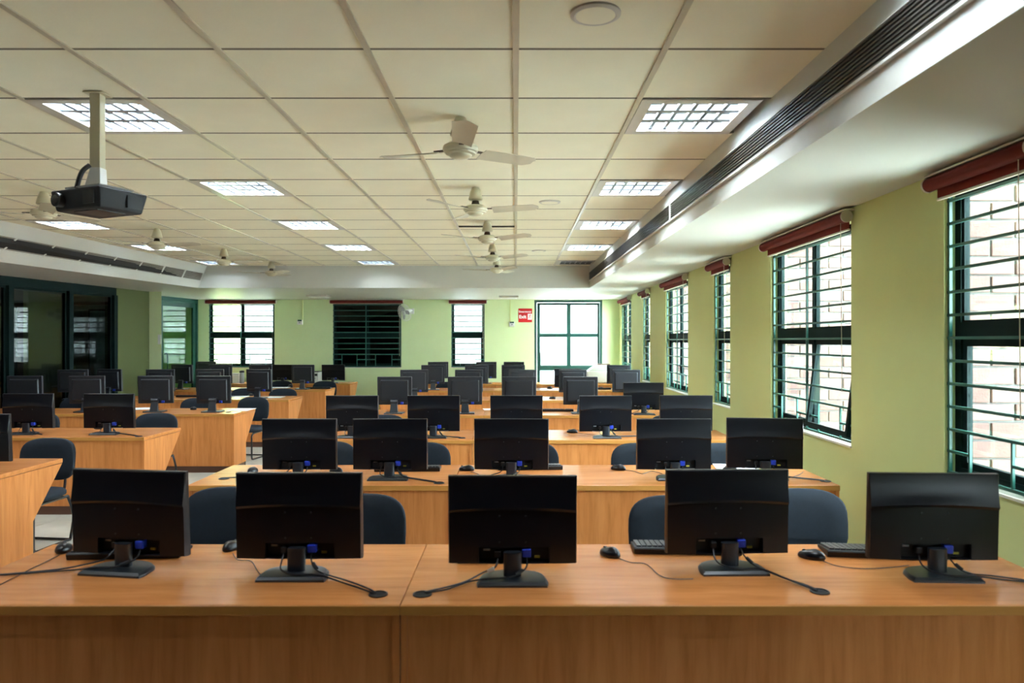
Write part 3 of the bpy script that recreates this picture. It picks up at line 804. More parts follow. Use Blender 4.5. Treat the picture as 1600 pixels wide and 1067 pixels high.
# ------------------------------------------------------------------ monitors
def make_wide(detail):
    t = thing('monitor', '', 'monitor')
    # base: straight edge towards the viewer, rounded away
    pts = [(-0.128, -0.095), (0.128, -0.095), (0.132, -0.06)]
    for i in range(13):
        a = PI * i / 12
        pts.append((0.125 * math.cos(a), 0.0 + 0.085 * math.sin(a) - 0.01))
    pts += [(-0.132, -0.06)]
    m = MB(); n = len(pts)
    lo = [(x, y, 0.0) for x, y in pts]; mid = [(x, y, 0.008) for x, y in pts]; hi = [(x * 0.93, y * 0.90, 0.017) for x, y in pts]
    m.add(lo + mid + hi, [tuple(range(n - 1, -1, -1)), tuple(range(2 * n, 3 * n))] + [(i, (i + 1) % n, n + (i + 1) % n, n + i) for i in range(n)] + [(n + i, n + (i + 1) % n, 2 * n + (i + 1) % n, 2 * n + i) for i in range(n)])
    m.build('stand_base', M['base'], t, smooth=True, angle=35)
    m = MB(); pts = []
    for i in range(20):
        a = 2 * PI * i / 20; pts.append((0.034 * math.copysign(abs(math.cos(a)) ** 0.7, math.cos(a)), 0.019 * math.copysign(abs(math.sin(a)) ** 0.7, math.sin(a)) - 0.005))
    m.prism(pts, 0.012, 0.105); m.build('stand_neck', M['base'], t, smooth=True)
    # body: back shell is a height field over x, z
    hw = 0.245; z0, z1 = 0.050, 0.385
    xs = [-hw, -hw + 0.004, -0.20, -0.15, -0.128, -0.126, -0.06, 0, 0.06, 0.138, 0.140, 0.17, 0.21, hw - 0.004, hw]
    ts = [0.0, 0.012, 0.016, 0.19, 0.196, 0.40, 0.60, 0.632, 0.65, 0.68, 0.72, 0.78, 0.84, 0.90, 0.985, 1.0]
    def depth(x, tt):
        e = 1 - (x / hw) ** 2
        arch = 0.0
        if x in (-hw, hw) or tt in (0.0, 1.0): return 0.0
        if tt <= 0.62:
            dd = 0.012 + 0.008 * e * (0.62 - tt) / 0.62 + 0.006 * (1 - tt)
        else:
            s_ = (1 - tt) / 0.36
            dd = 0.003 + 0.019 * s_ ** 1.9
        if tt == 0.60: dd = 0.016
        if -0.127 < x < 0.139 and 0.014 < tt < 0.192: dd = -0.008
        return dd
    m = MB(); nx = len(xs); nz = len(ts); H = z1 - z0
    vs = []
    for tt in ts:
        for x in xs:
            zz = z0 + tt * H
            if 0.55 < tt < 0.7: zz += 0.010 * (1 - (x / hw) ** 2) - 0.004
            vs.append((x, 0.040 - depth(x, tt), zz))
    nb = len(vs)
    for x, z in ((-hw, z0), (hw, z0), (hw, z1), (-hw, z1)): vs.append((x, 0.058, z))
    fs = [(j * nx + i, j * nx + i + 1, (j + 1) * nx + i + 1, (j + 1) * nx + i) for j in range(nz - 1) for i in range(nx - 1)]
    fs.append(tuple([nb + 1, nb] + [i for i in range(nx)]))
    fs.append(tuple([nb + 3, nb + 2] + [(nz - 1) * nx + i for i in range(nx - 1, -1, -1)]))
    fs.append(tuple([nb, nb + 3] + [j * nx for j in range(nz - 1, -1, -1)]))
    fs.append(tuple([nb + 2, nb + 1] + [j * nx + nx - 1 for j in range(nz)]))
    fs.append((nb, nb + 1, nb + 2, nb + 3))
    m.add(vs, fs)
    tl = Matrix.Translation((0, 0, z0)) @ Matrix.Rotation(R(3), 4, 'X') @ Matrix.Translation((0, 0, -z0))
    m.xf(tl); m.build('housing', M['black'], t, smooth=True, angle=25)
    MB().box(-hw + 0.012, hw - 0.012, 0.058, 0.060, z0 + 0.018, z1 - 0.012).xf(tl).build('screen', M['screen'], t)
    rc = MB().box(-0.124, 0.136, 0.0465, 0.0475, z0 + 0.007, z0 + 0.062).xf(tl).build('port_recess', M['recess'], t)
    MB().box(0.036, 0.070, 0.012, 0.044, z0 + 0.028, z0 + 0.060).xf(tl).build('video_plug', M['blue'], t, bevel=0.004, label='blue video plug')
    MB().box(0.084, 0.104, 0.040, 0.046, z0 + 0.018, z0 + 0.026).xf(tl).build('sticker', M['yellow'], t, label='small yellow label')
    MB().box(-0.068, -0.045, 0.016, 0.044, z0 + 0.026, z0 + 0.050).xf(tl).build('power_plug', M['black2'], t, bevel=0.003)
    MB().box(-0.112, -0.086, 0.040, 0.046, z0 + 0.046, z0 + 0.053).xf(tl).build('socket', M['silver'], t, label='pale socket')
    if detail:
        for x in (-0.05, 0.05):
            for z in (z0 + 0.085, z0 + 0.185):
                MB().cyl((x, 0.016, z), (x, 0.024, z), 0.0035, n=8).xf(tl).build('screw', M['base'], t)
    return t
def make_old():
    t = thing('monitor', '', 'monitor')
    MB().prism([(-0.115, -0.10), (0.115, -0.10), (0.12, 0.09), (-0.12, 0.09)], 0, 0.014).build('stand_base', M['base'], t, bevel=0.005)
    MB().hexa([(-0.050, -0.055, 0.012), (0.050, -0.055, 0.012), (0.050, -0.01, 0.012), (-0.050, -0.01, 0.012), (-0.040, -0.03, 0.13), (0.040, -0.03, 0.13), (0.040, 0.0, 0.13), (-0.040, 0.0, 0.13)]).build('stand_neck', M['base'], t, bevel=0.005)
    MB().cyl((-0.043, -0.012, 0.145), (0.043, -0.012, 0.145), 0.026, n=20).build('hinge', M['base'], t, smooth=True)
    hw = 0.213
    tl = Matrix.Translation((0, 0, 0.11)) @ Matrix.Rotation(R(3), 4, 'X') @ Matrix.Translation((0, 0, -0.11))
    MB().box(-hw, hw, 0.022, 0.060, 0.105, 0.452).xf(tl).build('housing', M['oldplastic'], t, bevel=0.006)
    m = MB(); a, b = 0.165, 0.155
    m.hexa([(-a, 0.004, 0.150), (a, 0.004, 0.150), (a + 0.012, 0.026, 0.140), (-a - 0.012, 0.026, 0.140), (-a, 0.004, 0.405), (a, 0.004, 0.405), (a + 0.012, 0.026, 0.417), (-a - 0.012, 0.026, 0.417)])
    m.xf(tl).build('back_cover', M['oldplastic'], t, bevel=0.004)
    MB().box(-0.055, 0.055, 0.000, 0.006, 0.170, 0.178).xf(tl).build('vent_strip', M['base'], t)
    MB().box(0.075, 0.110, 0.000, 0.024, 0.112, 0.142).xf(tl).build('video_plug', M['blue'], t, bevel=0.003, label='blue video plug')
    MB().box(-hw + 0.02, hw - 0.02, 0.060, 0.062, 0.125, 0.435).xf(tl).build('screen', M['screen'], t)
    return t
rcable = M['rubber']
def cables(t, gx, gy, style=0, r=0.0032):
    """power and video leads from the ports of monitor t to a grommet in the desk, world coordinates -> local"""
    inv = (Matrix.Translation(t.location) @ Matrix.Rotation(t.rotation_euler.z, 4, 'Z')).inverted()
    mw = Matrix.Translation(t.location) @ Matrix.Rotation(t.rotation_euler.z, 4, 'Z')
    g = Vector((gx, gy, DZ + 0.0065))
    def W(x, y, z): return mw @ Vector((x, y, z))
    pv = W(0.053, 0.024, 0.080); pp = W(-0.056, 0.028, 0.078)
    z = DZ + 0.008
    if gx > t.location.x:
        v = [pv, W(0.056, -0.002, 0.055), W(0.090, -0.03, 0.022), pv.lerp(g, 0.55).xy.to_3d() + Vector((0, 0.012, z)), pv.lerp(g, 0.85).xy.to_3d() + Vector((0, 0.006, z)), g + Vector((-0.008, 0, 0))]
        sag = W(-0.035, -0.075, 0.022)
        q = [pp, W(-0.060, -0.005, 0.045), W(-0.045, -0.045, 0.030), W(0.01, -0.075, 0.022), W(0.10, -0.075, 0.022)]
        q += [Vector(((q[-1].x + gx) / 2, (q[-1].y + gy) / 2 + 0.004, z + 0.003)), g + Vector((-0.012, -0.004, 0))]
    else:
        v = [pv, W(0.050, -0.005, 0.045), W(-0.0, -0.048, 0.026), W(-0.09, -0.06, 0.022), W(-0.16, -0.055, 0.010), Vector(((W(-0.16, 0, 0).x + gx) / 2, gy + 0.03, z)), g + Vector((0.01, 0.004, 0))]
        q = [pp, W(-0.065, -0.01, 0.050), W(-0.11, -0.01, 0.03), pp.lerp(g, 0.5).xy.to_3d() + Vector((0, 0.005, z)), g + Vector((0.006, 0.008, 0))]
    for pts in (v, q):
        MB().tube([inv @ Vector(p) for p in pts], r, n=6, smooth=5).build('cable', rcable, t, smooth=True)
    f = v[1].lerp(v[2], 0.55)
    # ferrite lump on the video lead
    a, b = inv @ v[1].lerp(v[2], 0.25), inv @ v[1].lerp(v[2], 0.8)
    MB().cyl(a, b, 0.007, n=8).build('cable_core', M['black2'], t, smooth=True)

PW = make_wide(True); PW2 = make_wide(False); PO = make_old()
used = {}
def place_mon(kind, x, y, rz, label):
    src = {'W': PW, 'w': PW2, 'o': PO}[kind]
    loc = (x, y, DZ)
    if kind not in used:
        used[kind] = 1; src.location = loc; src.rotation_euler = (0, 0, rz); src['label'] = label; src['group'] = 'monitors on the desks'; return src
    return dup(src, loc, rz, label, 'monitors on the desks')
# (row, [(kind, px centre, rot deg)]) ; panel stands 0.05 behind the base origin
def PX(px, d_): return (px - 806) * d_ / F
pos5 = ['leftmost', 'second from left', 'middle', 'fourth from left', 'rightmost']
mons = []
R1 = [(205, 2.89, -8), (470, 2.83, 0), (801, 2.77, 0), (1134, 2.90, 1), (1452, 2.82, -3)]
for k, (px, d_, a) in enumerate(R1):
    mons.append(('R', 0, k, place_mon('W', PX(px, d_ + 0.05), d_ - 0.0, R(a), 'large black widescreen monitor, %s on the front desk row' % pos5[k])))
R2 = [(469.5, 4.80, 0), (610.5, 4.80, 0), (799, 4.80, -1), (1052, 4.80, 0), (1192, 4.84, -8)]
for k, (px, d_, a) in enumerate(R2):
    mons.append(('R', 1, k, place_mon('W', PX(px, d_ + 0.05), d_, R(a), 'black widescreen monitor, %s on the second right-hand desk row' % pos5[k])))
R3 = [(551, 6.84, 0), (678, 6.84, 0), (807, 6.84, 0), (946, 6.82, 2), (1071, 6.86, -3)]
for k, (px, d_, a) in enumerate(R3):
    mons.append(('R', 2, k, place_mon('W', PX(px, d_ + 0.05), d_, R(a), 'black widescreen monitor, %s on the third right-hand desk row' % pos5[k])))
R4 = [(617, 9.07, 0, 'o'), (727, 9.07, 5, 'o'), (811, 9.07, 2, 'o'), (907, 9.07, 0, 'o'), (1005, 8.95, -3, 'w')]
for k, (px, d_, a, kd) in enumerate(R4):
    mons.append(('R', 3, k, place_mon(kd, PX(px, d_ + 0.04), d_, R(a), ('dark squarish monitor, %s on the fourth right-hand desk row' if kd == 'o' else 'widescreen monitor, %s on the fourth right-hand desk row') % pos5[k])))
R5 = [(648, 11.25, 12), (733, 11.25, 4), (817, 11.25, 8), (895, 11.25, 2), (978, 11.25, -6)]
for k, (px, d_, a) in enumerate(R5):
    mons.append(('R', 4, k, place_mon('o', PX(px, d_ + 0.04), d_, R(a), 'dark squarish monitor, %s on the fifth right-hand desk row' % pos5[k])))
R6 = [(677, 13.42, 8, 'o'), (745, 13.42, 6, 'o'), (802, 13.42, 0, 'o'), (887, 13.42, 0, 'w'), (966, 13.42, -5, 'o')]
for k, (px, d_, a, kd) in enumerate(R6):
    mons.append(('R', 5, k, place_mon(kd, PX(px, d_ + 0.04), d_, R(a), 'dark monitor, %s on the sixth right-hand desk row' % pos5[k])))
R7 = [(685, 15.4, 8, 'leftmost'), (760, 15.4, 0, 'middle'), (803, 15.4, 0, 'rightmost')]
for k, (px, d_, a, nm) in enumerate(R7):
    mons.append(('R', 6, k, place_mon('o', PX(px, d_ + 0.04), d_, R(a), 'small dark monitor, %s of three on the rear right-hand desk row' % nm)))
LM = [(0, 'W', -36, 5.12, 0, 'cut off by the left picture edge'),
      (1, 'W', 46, 7.08, 0, 'left one'), (1, 'W', 172, 7.08, 0, 'right one beside the aisle'),
      (2, 'o', 41, 9.27, 4, 'leftmost'), (2, 'o', 138, 9.27, 8, 'second from left'), (2, 'o', 245, 9.27, 6, 'third from left'), (2, 'o', 335, 9.27, 3, 'rightmost beside the aisle'),
      (3, 'o', 116, 11.3, 14, 'leftmost'), (3, 'o', 172, 11.5, -10, 'second from left'), (3, 'o', 252, 11.42, 6, 'third from left'), (3, 'o', 329, 11.42, 4, 'fourth from left'), (3, 'o', 405, 11.42, -12, 'rightmost beside the aisle'),
      (4, 'o', 285, 13.6, -10, 'leftmost'), (4, 'o', 345, 13.6, 6, 'second from left'), (4, 'o', 408, 13.6, 0, 'third from left'), (4, 'o', 474, 13.6, -2, 'rightmost beside the aisle'),
      (5, 'o', 323, 15.62, 0, 'left one'), (5, 'w', 443, 15.62, 0, 'middle one'), (5, 'w', 521, 15.62, 0, 'right one by the aisle end')]
for row, kd, px, d_, a, nm in LM:
    x = PX(px, d_ + 0.045)
    mons.append(('L', row, 0, place_mon(kd, x, d_, R(a), '%s monitor on the %s left-hand desk, %s' % ('black widescreen' if kd != 'o' else 'dark squarish', lown[row], nm))))
by = {}
for s_, r_, k, o in mons: by.setdefault((s_, r_), []).append(o)
g0 = gpt(591, 929); g1 = gpt(660, 929); g2 = gpt(1281, 925)
row = by[('R', 0)]
cables(row[0], -1.98, 2.80); cables(row[1], *g0); cables(row[2], *g1); cables(row[3], *g2); cables(row[4], 1.93, 2.72)
MB().hexa([(-0.092, -0.050, 0.040), (-0.070, -0.055, 0.052), (-0.066, -0.050, 0.050), (-0.088, -0.045, 0.038), (-0.094, -0.050, 0.052), (-0.072, -0.055, 0.066), (-0.068, -0.050, 0.064), (-0.090, -0.045, 0.050)]).build('cable_tag', M['paper'], row[2], label='white cable tag')
row = by[('R', 1)]
cables(row[0], *gpt(350, 748)); cables(row[1], *gpt(686, 755)); cables(row[2], *gpt(700, 752)); cables(row[3], 1.25, 4.75); cables(row[4], *gpt(1290, 752))
row = by[('R', 2)]
cables(row[1], *gpt(722, 684.5)); cables(row[3], *gpt(1000, 682)); cables(row[0], -1.2, 6.8)
cables(by[('L', 1)][1], *gpt(217, 682)); cables(by[('L', 1)][0], -4.5, 6.98)
cables(by[('R', 3)][4], 1.3, 8.98)

# ------------------------------------------------------------------ keyboards, mice, papers
def make_keyboard():
    t = thing('keyboard', '', 'keyboard')
    MB().prism([(-0.075, 0.0), (0.075, 0.0), (0.082, 0.008), (0.075, 0.014), (-0.075, 0.030), (-0.082, 0.024)], -0.225, 0.225, 'x').build('body', M['black2'], t, bevel=0.003)
    m = MB()
    for r_ in range(6):
        y = -0.062 + r_ * 0.0235
        zz = 0.0285 - (y + 0.075) * (0.016 / 0.15)
        for c_ in range(19):
            x = -0.213 + c_ * 0.0227
            if c_ in (14,) : continue
            m.box(x, x + 0.0185, y, y + 0.0185, zz, zz + 0.007)
    m.build('keycaps', M['key'], t, kind='stuff')
    return t
def make_mouse():
    t = thing('computer_mouse', '', 'mouse')
    m = MB(); n = 16; prof = []
    vs = []; fs = []
    lev = [(0.90, 0.0), (1.0, 0.006), (0.98, 0.014), (0.86, 0.024), (0.62, 0.032), (0.30, 0.036)]
    for s_, z in lev:
        for i in range(n):
            a = 2 * PI * i / n
            vs.append((0.031 * s_ * math.cos(a) * (1 + 0.08 * math.cos(2 * a)), 0.056 * s_ * math.sin(a), z * (1.0 - 0.12 * math.sin(a))))
    for j in range(len(lev) - 1):
        for i in range(n): fs.append((j * n + i, j * n + (i + 1) % n, (j + 1) * n + (i + 1) % n, (j + 1) * n + i))
    fs.append(tuple(range(n - 1, -1, -1))); fs.append(tuple((len(lev) - 1) * n + i for i in range(n)))
    m.add(vs, fs).build('body', M['black'], t, smooth=True, angle=60)
    MB().cyl((-0.004, 0.030, 0.026), (0.004, 0.030, 0.026), 0.008, n=12).build('scroll_wheel', M['oldplastic'], t, smooth=True)
    return t
KB = None; MO = None
def keyboard(x, y, rz, label):
    global KB
    if KB is None:
        KB = make_keyboard(); KB.location = (x, y, DZ); KB.rotation_euler = (0, 0, R(rz)); KB['label'] = label; KB['group'] = 'keyboards on the desks'; return KB
    return dup(KB, (x, y, DZ), R(rz), label)
def mouse(x, y, rz, label, cable=None):
    global MO
    if MO is None:
        MO = make_mouse(); MO.location = (x, y, DZ); MO.rotation_euler = (0, 0, R(rz)); MO['label'] = label; MO['group'] = 'mice on the desks'; o = MO
    else: o = dup(MO, (x, y, DZ), R(rz), label)
    if cable:
        inv = (Matrix.Translation(o.location) @ Matrix.Rotation(R(rz), 4, 'Z')).inverted()
        pts = [inv @ Vector((a, b, DZ + 0.004)) for a, b in cable]
        c = MB().tube(pts, 0.0018, n=5, smooth=5).build('mouse_cable', rcable, o, smooth=True); c['unique'] = 1
    return o
def dpt(px, py): return gpt(px, py)
keyboard(PX(205, 3.10), 3.10, 4, 'black keyboard behind the leftmost monitor of the front desk row')
keyboard(PX(480, 3.22), 3.22, 0, 'black keyboard mostly hidden behind the second monitor of the front desk row')
keyboard(PX(800, 3.05), 3.05, 3, 'black keyboard behind the middle monitor of the front desk row')
keyboard(PX(1070, 3.16), 3.16, -3, 'black keyboard left of the fourth monitor on the front desk row')
keyboard(PX(1372, 3.10), 3.10, -8, 'black keyboard left of the rightmost monitor on the front desk row')
keyboard(PX(638, 5.12), 5.12, 2, 'black keyboard behind the second monitor of the second right-hand row')
keyboard(PX(828, 5.18), 5.18, 2, 'black keyboard behind the middle monitor of the second right-hand row')
keyboard(PX(868, 9.4), 9.40, 0, 'dark keyboard between third and fourth monitors of the fourth right-hand row')
keyboard(PX(665, 11.5), 11.5, 0, 'dark keyboard beside the leftmost monitor of the fifth right-hand row')
keyboard(PX(935, 13.6), 13.6, 0, 'dark keyboard in front of the copier on the sixth right-hand row')
keyboard(PX(500, 13.8), 13.75, 0, 'dark keyboard by the aisle on the fifth left-hand desk')
keyboard(PX(300, 11.75), 11.75, 0, 'dark keyboard between third and fourth monitors of the fourth left-hand desk')
def cab(*pp): return [gpt(a, b) for a, b in pp]
mouse(*dpt(100, 861), 20, 'black mouse at the far left end of the front desk', cab((93, 868), (70, 880), (45, 892), (20, 905), (-20, 925)))
mouse(*dpt(362, 858), -10, 'black mouse just left of the second monitor on the front desk', cab((364, 866), (372, 876), (392, 878), (402, 893), (412, 905)))
mouse(*dpt(953, 868), 35, 'black mouse between the middle and fourth monitors on the front desk', cab((968, 874), (985, 880), (1010, 883), (1030, 900), (1050, 906), (1083, 906)))
mouse(*dpt(1268, 872), 55, 'black mouse between the fourth and rightmost monitors on the front desk', cab((1286, 878), (1310, 886), (1350, 890), (1390, 888), (1420, 885)))
mouse(*dpt(395, 738), 0, 'black mouse at the left end of the second right-hand row')
mouse(*dpt(525, 738), 60, 'black mouse between the first two monitors of the second right-hand row')
mouse(*dpt(729, 735), 80, 'black mouse left of the middle monitor of the second right-hand row', cab((735, 738), (748, 742), (735, 748), (725, 752)))
mouse(*dpt(966, 734), 60, 'black mouse left of the fourth monitor on the second right-hand row', cab((975, 735), (990, 737), (1004, 741), (1018, 737), (1035, 741)))
mouse(*dpt(1141, 736), 50, 'black mouse between the last two monitors of the second right-hand row', cab((1150, 737), (1165, 742), (1220, 748), (1245, 744), (1255, 738)))
mouse(*dpt(894, 676), 70, 'black mouse left of the fourth monitor on the third right-hand row', cab((900, 677), (915, 679), (930, 680)))
mouse(*dpt(863, 623), 60, 'small dark mouse between third and fourth monitors of the fifth right-hand row')
mouse(*dpt(859, 607), 60, 'small dark mouse left of the wide monitor on the sixth right-hand row')
mouse(*dpt(939, 607.5), 60, 'small dark mouse beside the copier side of the sixth right-hand row')
mouse(*dpt(70, 668), 60, 'dark mouse beside the left monitor of the second left-hand desk')
mouse(*dpt(153, 670), 60, 'dark mouse left of the aisle monitor on the second left-hand desk')
mouse(*dpt(302, 640), 60, 'dark mouse left of the aisle monitor on the third left-hand desk')
mouse(*dpt(392, 618.5), 60, 'dark mouse by the aisle monitor on the fourth left-hand desk')
mouse(*dpt(454, 603.7), 60, 'dark mouse left of the aisle monitor on the fifth left-hand desk')
def sheet(px, py, w_, h_, rz, label, cat='paper', t_=0.002):
    x, y = gpt(px, py)
    m = MB(); m.box(-w_ / 2, w_ / 2, -h_ / 2, h_ / 2, 0, t_)
    o = m.build('paper_sheet', M['paper']); o.location = (x, y, DZ + 0.0005); o.rotation_euler = (0, 0, R(rz)); tag(o, label, cat); return o
sheet(1150, 729.5, 0.30, 0.21, -8, 'white paper sheet behind the rightmost monitor of the second right-hand row')
sheet(222, 638.5, 0.21, 0.30, 20, 'white paper by the third monitor of the third left-hand desk')
sheet(378, 640, 0.26, 0.36, 0, 'white paper at the aisle corner of the third left-hand desk')
sheet(372, 619.5, 0.30, 0.22, 0, 'white paper left of the aisle monitor on the fourth left-hand desk')
sheet(430, 620.5, 0.25, 0.25, 0, 'white paper at the aisle corner of the fourth left-hand desk')
sheet(437, 605.5, 0.35, 0.25, 0, 'white paper left of the aisle monitor on the fifth left-hand desk')
sheet(768, 639.5, 0.21, 0.2, 10, 'white paper left of the middle monitor on the fourth right-hand row')

# ------------------------------------------------------------------ chairs (sitter faces the viewer)
def make_chair():
    t = thing('office_chair', '', 'chair')
    # seat pad
    def superell(w_, d_, n=28, p=0.55):
        return [(w_ * math.copysign(abs(math.cos(a)) ** p, math.cos(a)), d_ * math.copysign(abs(math.sin(a)) ** p, math.sin(a))) for a in [2 * PI * i / n for i in range(n)]]
    pts = superell(0.235, 0.22); n = len(pts)
    m = MB(); rings = [(0.90, 0.375), (1.0, 0.395), (1.0, 0.420), (0.93, 0.437), (0.70, 0.445)]
    vs = []; fs = []
    for s_, z in rings: vs += [(x * s_, y * s_, z) for x, y in pts]
    for j in range(len(rings) - 1):
        for i in range(n): fs.append((j * n + i, j * n + (i + 1) % n, (j + 1) * n + (i + 1) % n, (j + 1) * n + i))
    fs.append(tuple(range(n - 1, -1, -1))); fs.append(tuple((len(rings) - 1) * n + i for i in range(n)))
    m.add(vs, fs).build('seat', M['fabric'], t, smooth=True, angle=60)
    # backrest: rounded pad, curved, taller dome on top
    def pad(sc, y0, y1, mat, name):
        out = []
        for i in range(36):
            a = 2 * PI * i / 36
            c_, s_ = math.cos(a), math.sin(a)
            p = 0.62 if s_ > 0 else 0.45
            out.append((0.238 * sc * math.copysign(abs(c_) ** 0.62, c_), 0.17 * sc * math.copysign(abs(s_) ** p, s_)))
        m = MB(); vs = []; fs = []
        rr = [(0.96, y0), (1.0, y0 + 0.25 * (y1 - y0)), (1.0, y0 + 0.75 * (y1 - y0)), (0.95, y1)]
        n = 36
        def cv(x, z, y): return (x, y - 0.9 * x * x * 0.8 + 0.10 * z, z + 0.655)
        for s_, y in rr: vs += [cv(x * s_, z * s_, y) for x, z in out]
        for j in range(3):
            for i in range(n): fs.append((j * n + i, j * n + (i + 1) % n, (j + 1) * n + (i + 1) % n, (j + 1) * n + i))
        # domed caps
        for base, y in ((0, y0), (3 * n, y1)):
            c1 = len(vs); 
            vs += [cv(x * 0.6, z * 0.6, y + (0.006 if base else -0.006)) for x, z in out]
            for i in range(n): fs.append((base + i, base + (i + 1) % n, c1 + (i + 1) % n, c1 + i))
            fs.append(tuple(c1 + i for i in range(n)))
        m.add(vs, fs).build(name, mat, t, smooth=True, angle=60)
    pad(1.0, 0.235, 0.268, M['fabric'], 'backrest')
    pad(0.97, 0.270, 0.282, M['chairshell'], 'back_shell')
    # tube frame: two sled loops, cross tubes and back supports
    for s_ in (-1, 1):
        x = 0.215 * s_
        MB().tube([(x * 0.93, 0.19, 0.365), (x * 0.95, 0.0, 0.365), (x, -0.15, 0.362), (x, -0.195, 0.33), (x, -0.20, 0.25), (x, -0.20, 0.10), (x, -0.195, 0.03), (x, -0.16, 0.012), (x, 0.0, 0.012), (x, 0.20, 0.012)], 0.0115, n=10, smooth=4).build('leg', M['tube'], t, smooth=True)
        MB().tube([(x * 0.93, 0.19, 0.365), (x, 0.235, 0.20), (x, 0.20, 0.012)], 0.0115, n=10, smooth=4).build('leg', M['tube'], t, smooth=True)
        MB().tube([(0.10 * s_, 0.05, 0.365), (0.10 * s_, 0.22, 0.365), (0.10 * s_, 0.285, 0.42), (0.10 * s_, 0.287, 0.60)], 0.0105, n=8, smooth=4).build('back_support', M['tube'], t, smooth=True)
    for y in (-0.05, 0.14):
        MB().cyl((-0.205, y, 0.365), (0.205, y, 0.365), 0.010, n=8).build('cross_tube', M['tube'], t, smooth=True)
    MB().cyl((-0.215, 0.20, 0.012), (0.215, 0.20, 0.012), 0.010, n=8).build('cross_tube', M['tube'], t, smooth=True)
    return t
CH = None
def chair(px, dback, rz, label, x=None):
    global CH
    xx = PX(px, dback) if x is None else x
    y = dback - 0.25
    if CH is None:
        CH = make_chair(); CH.location = (xx, y, 0); CH.rotation_euler = (0, 0, R(rz)); CH['label'] = label; CH['group'] = 'black chairs behind the desks'; return CH
    return dup(CH, (xx, y, 0), R(rz), label)
chair(364, 4.02, 4, 'black round-backed chair behind the front row, seen between the first two monitors')
chair(565, 3.84, 0, 'black round-backed chair behind the front row, right of the second monitor')
chair(1052, 3.80, 0, 'black round-backed chair behind the front row, left of the fourth monitor')
chair(1243, 3.98, -5, 'blue-black round-backed chair behind the front row, right of the fourth monitor')
chair(512, 5.85, 0, 'black chair behind the second right-hand row, right of its leftmost monitor')
chair(658, 5.80, 0, 'black chair behind the second right-hand row, right of its second monitor')
chair(826, 5.80, 0, 'black chair behind the second right-hand row, right of its middle monitor')
chair(1001, 5.75, 0, 'black chair behind the second right-hand row, left of its fourth monitor')
chair(1124, 5.75, 0, 'black chair behind the second right-hand row, between its last two monitors')
chair(1048, 7.95, 0, 'black chair behind the third right-hand row, beside its rightmost monitor')
chair(600, 7.95, 0, 'black chair behind the third right-hand row, between its first two monitors')
chair(700, 14.3, 0, 'black chair behind the sixth right-hand row, right of its leftmost monitor')
chair(74, 6.05, -6, 'black chair with sled legs behind the nearest left-hand desk')
chair(62, 8.15, 0, 'black chair behind the second left-hand desk, beside its left monitor')
chair(246, 8.15, 0, 'black round-topped chair behind the second left-hand desk by the aisle')
chair(122, 10.3, 0, 'black chair behind the third left-hand desk, left end')
chair(310, 10.3, 0, 'black chair behind the third left-hand desk, left of its aisle monitor')
chair(393, 10.45, -10, 'black chair with curved legs standing at the aisle end of the third left-hand desk')
chair(384, 12.4, 0, 'black chair behind the fourth left-hand desk, left of its aisle monitor')
chair(443, 12.3, 0, 'black chair behind the fourth left-hand desk at the aisle end')
chair(440, 14.7, 0, 'black chair behind the fifth left-hand desk, left of its aisle monitor')
chair(508, 14.6, 0, 'black chair behind the fifth left-hand desk at the aisle end')

# ------------------------------------------------------------------ projector
px_, py_ = -2.19, 3.84
t = thing('projector', 'black projector hanging from a cream square pole at upper left', 'projector', (px_, py_, 0), R(0))
MB().box(-0.027, 0.027, -0.027, 0.027, CAMZ + 0.86, HC).build('ceiling_pole', M['fan'], t, bevel=0.002, seg=1)
MB().box(-0.05, 0.05, -0.05, 0.05, HC - 0.006, HC).build('ceiling_plate', M['fan'], t)
m = MB()
m.hexa([(-0.050, -0.035, CAMZ + 0.80), (0.034, -0.035, CAMZ + 0.80), (0.034, 0.035, CAMZ + 0.80), (-0.050, 0.035, CAMZ + 0.80), (-0.022, -0.031, CAMZ + 0.90), (0.030, -0.031, CAMZ + 0.90), (0.030, 0.031, CAMZ + 0.90), (-0.022, 0.031, CAMZ + 0.90)])
m.build('mount_bracket', M['white'], t, bevel=0.002, seg=1)
rot = Matrix.Rotation(R(-24), 4, 'Z')
T0 = Matrix.Translation((0.0, 0.02, CAMZ))
MB().box(-0.13, 0.13, -0.10, 0.10, 0.790, 0.797).xf(T0 @ rot).build('mount_plate', M['silver'], t)
b = MB().hexa([(-0.165, -0.125, 0.668), (0.165, -0.125, 0.668), (0.165, 0.125, 0.668), (-0.165, 0.125, 0.668), (-0.185, -0.145, 0.775), (0.185, -0.145, 0.775), (0.185, 0.145, 0.775), (-0.185, 0.145, 0.775)]).xf(T0 @ rot).build('body', M['proj'], t, bevel=0.012, seg=3, smooth=True)
MB().cyl((-0.11, -0.120, 0.722), (-0.11, -0.165, 0.722), 0.036, n=24).xf(T0 @ rot).build('lens_barrel', M['black2'], b, smooth=True)
MB().cyl((-0.11, -0.160, 0.722), (-0.11, -0.168, 0.722), 0.024, n=24).xf(T0 @ rot).build('lens', M['lens'], b, smooth=True)
MB().box(0.174, 0.1845, 0.02, 0.11, 0.69, 0.755).xf(T0 @ rot).build('air_slot', M['black2'], b)
MB().box(0.07, 0.15, -0.146, -0.140, 0.69, 0.755).xf(T0 @ rot).build('air_slot', M['black2'], b)
MB().box(-0.06, 0.12, -0.10, 0.06, 0.664, 0.669).xf(T0 @ rot).build('bottom_cover', M['oldplastic'], b)
MB().tube([(-0.02, -0.035, CAMZ + 0.91), (-0.045, -0.05, CAMZ + 0.88), (-0.065, -0.05, CAMZ + 0.84), (-0.085, -0.04, CAMZ + 0.79)], 0.012, n=8, smooth=5).build('cable', M['rubber'], t, smooth=True)

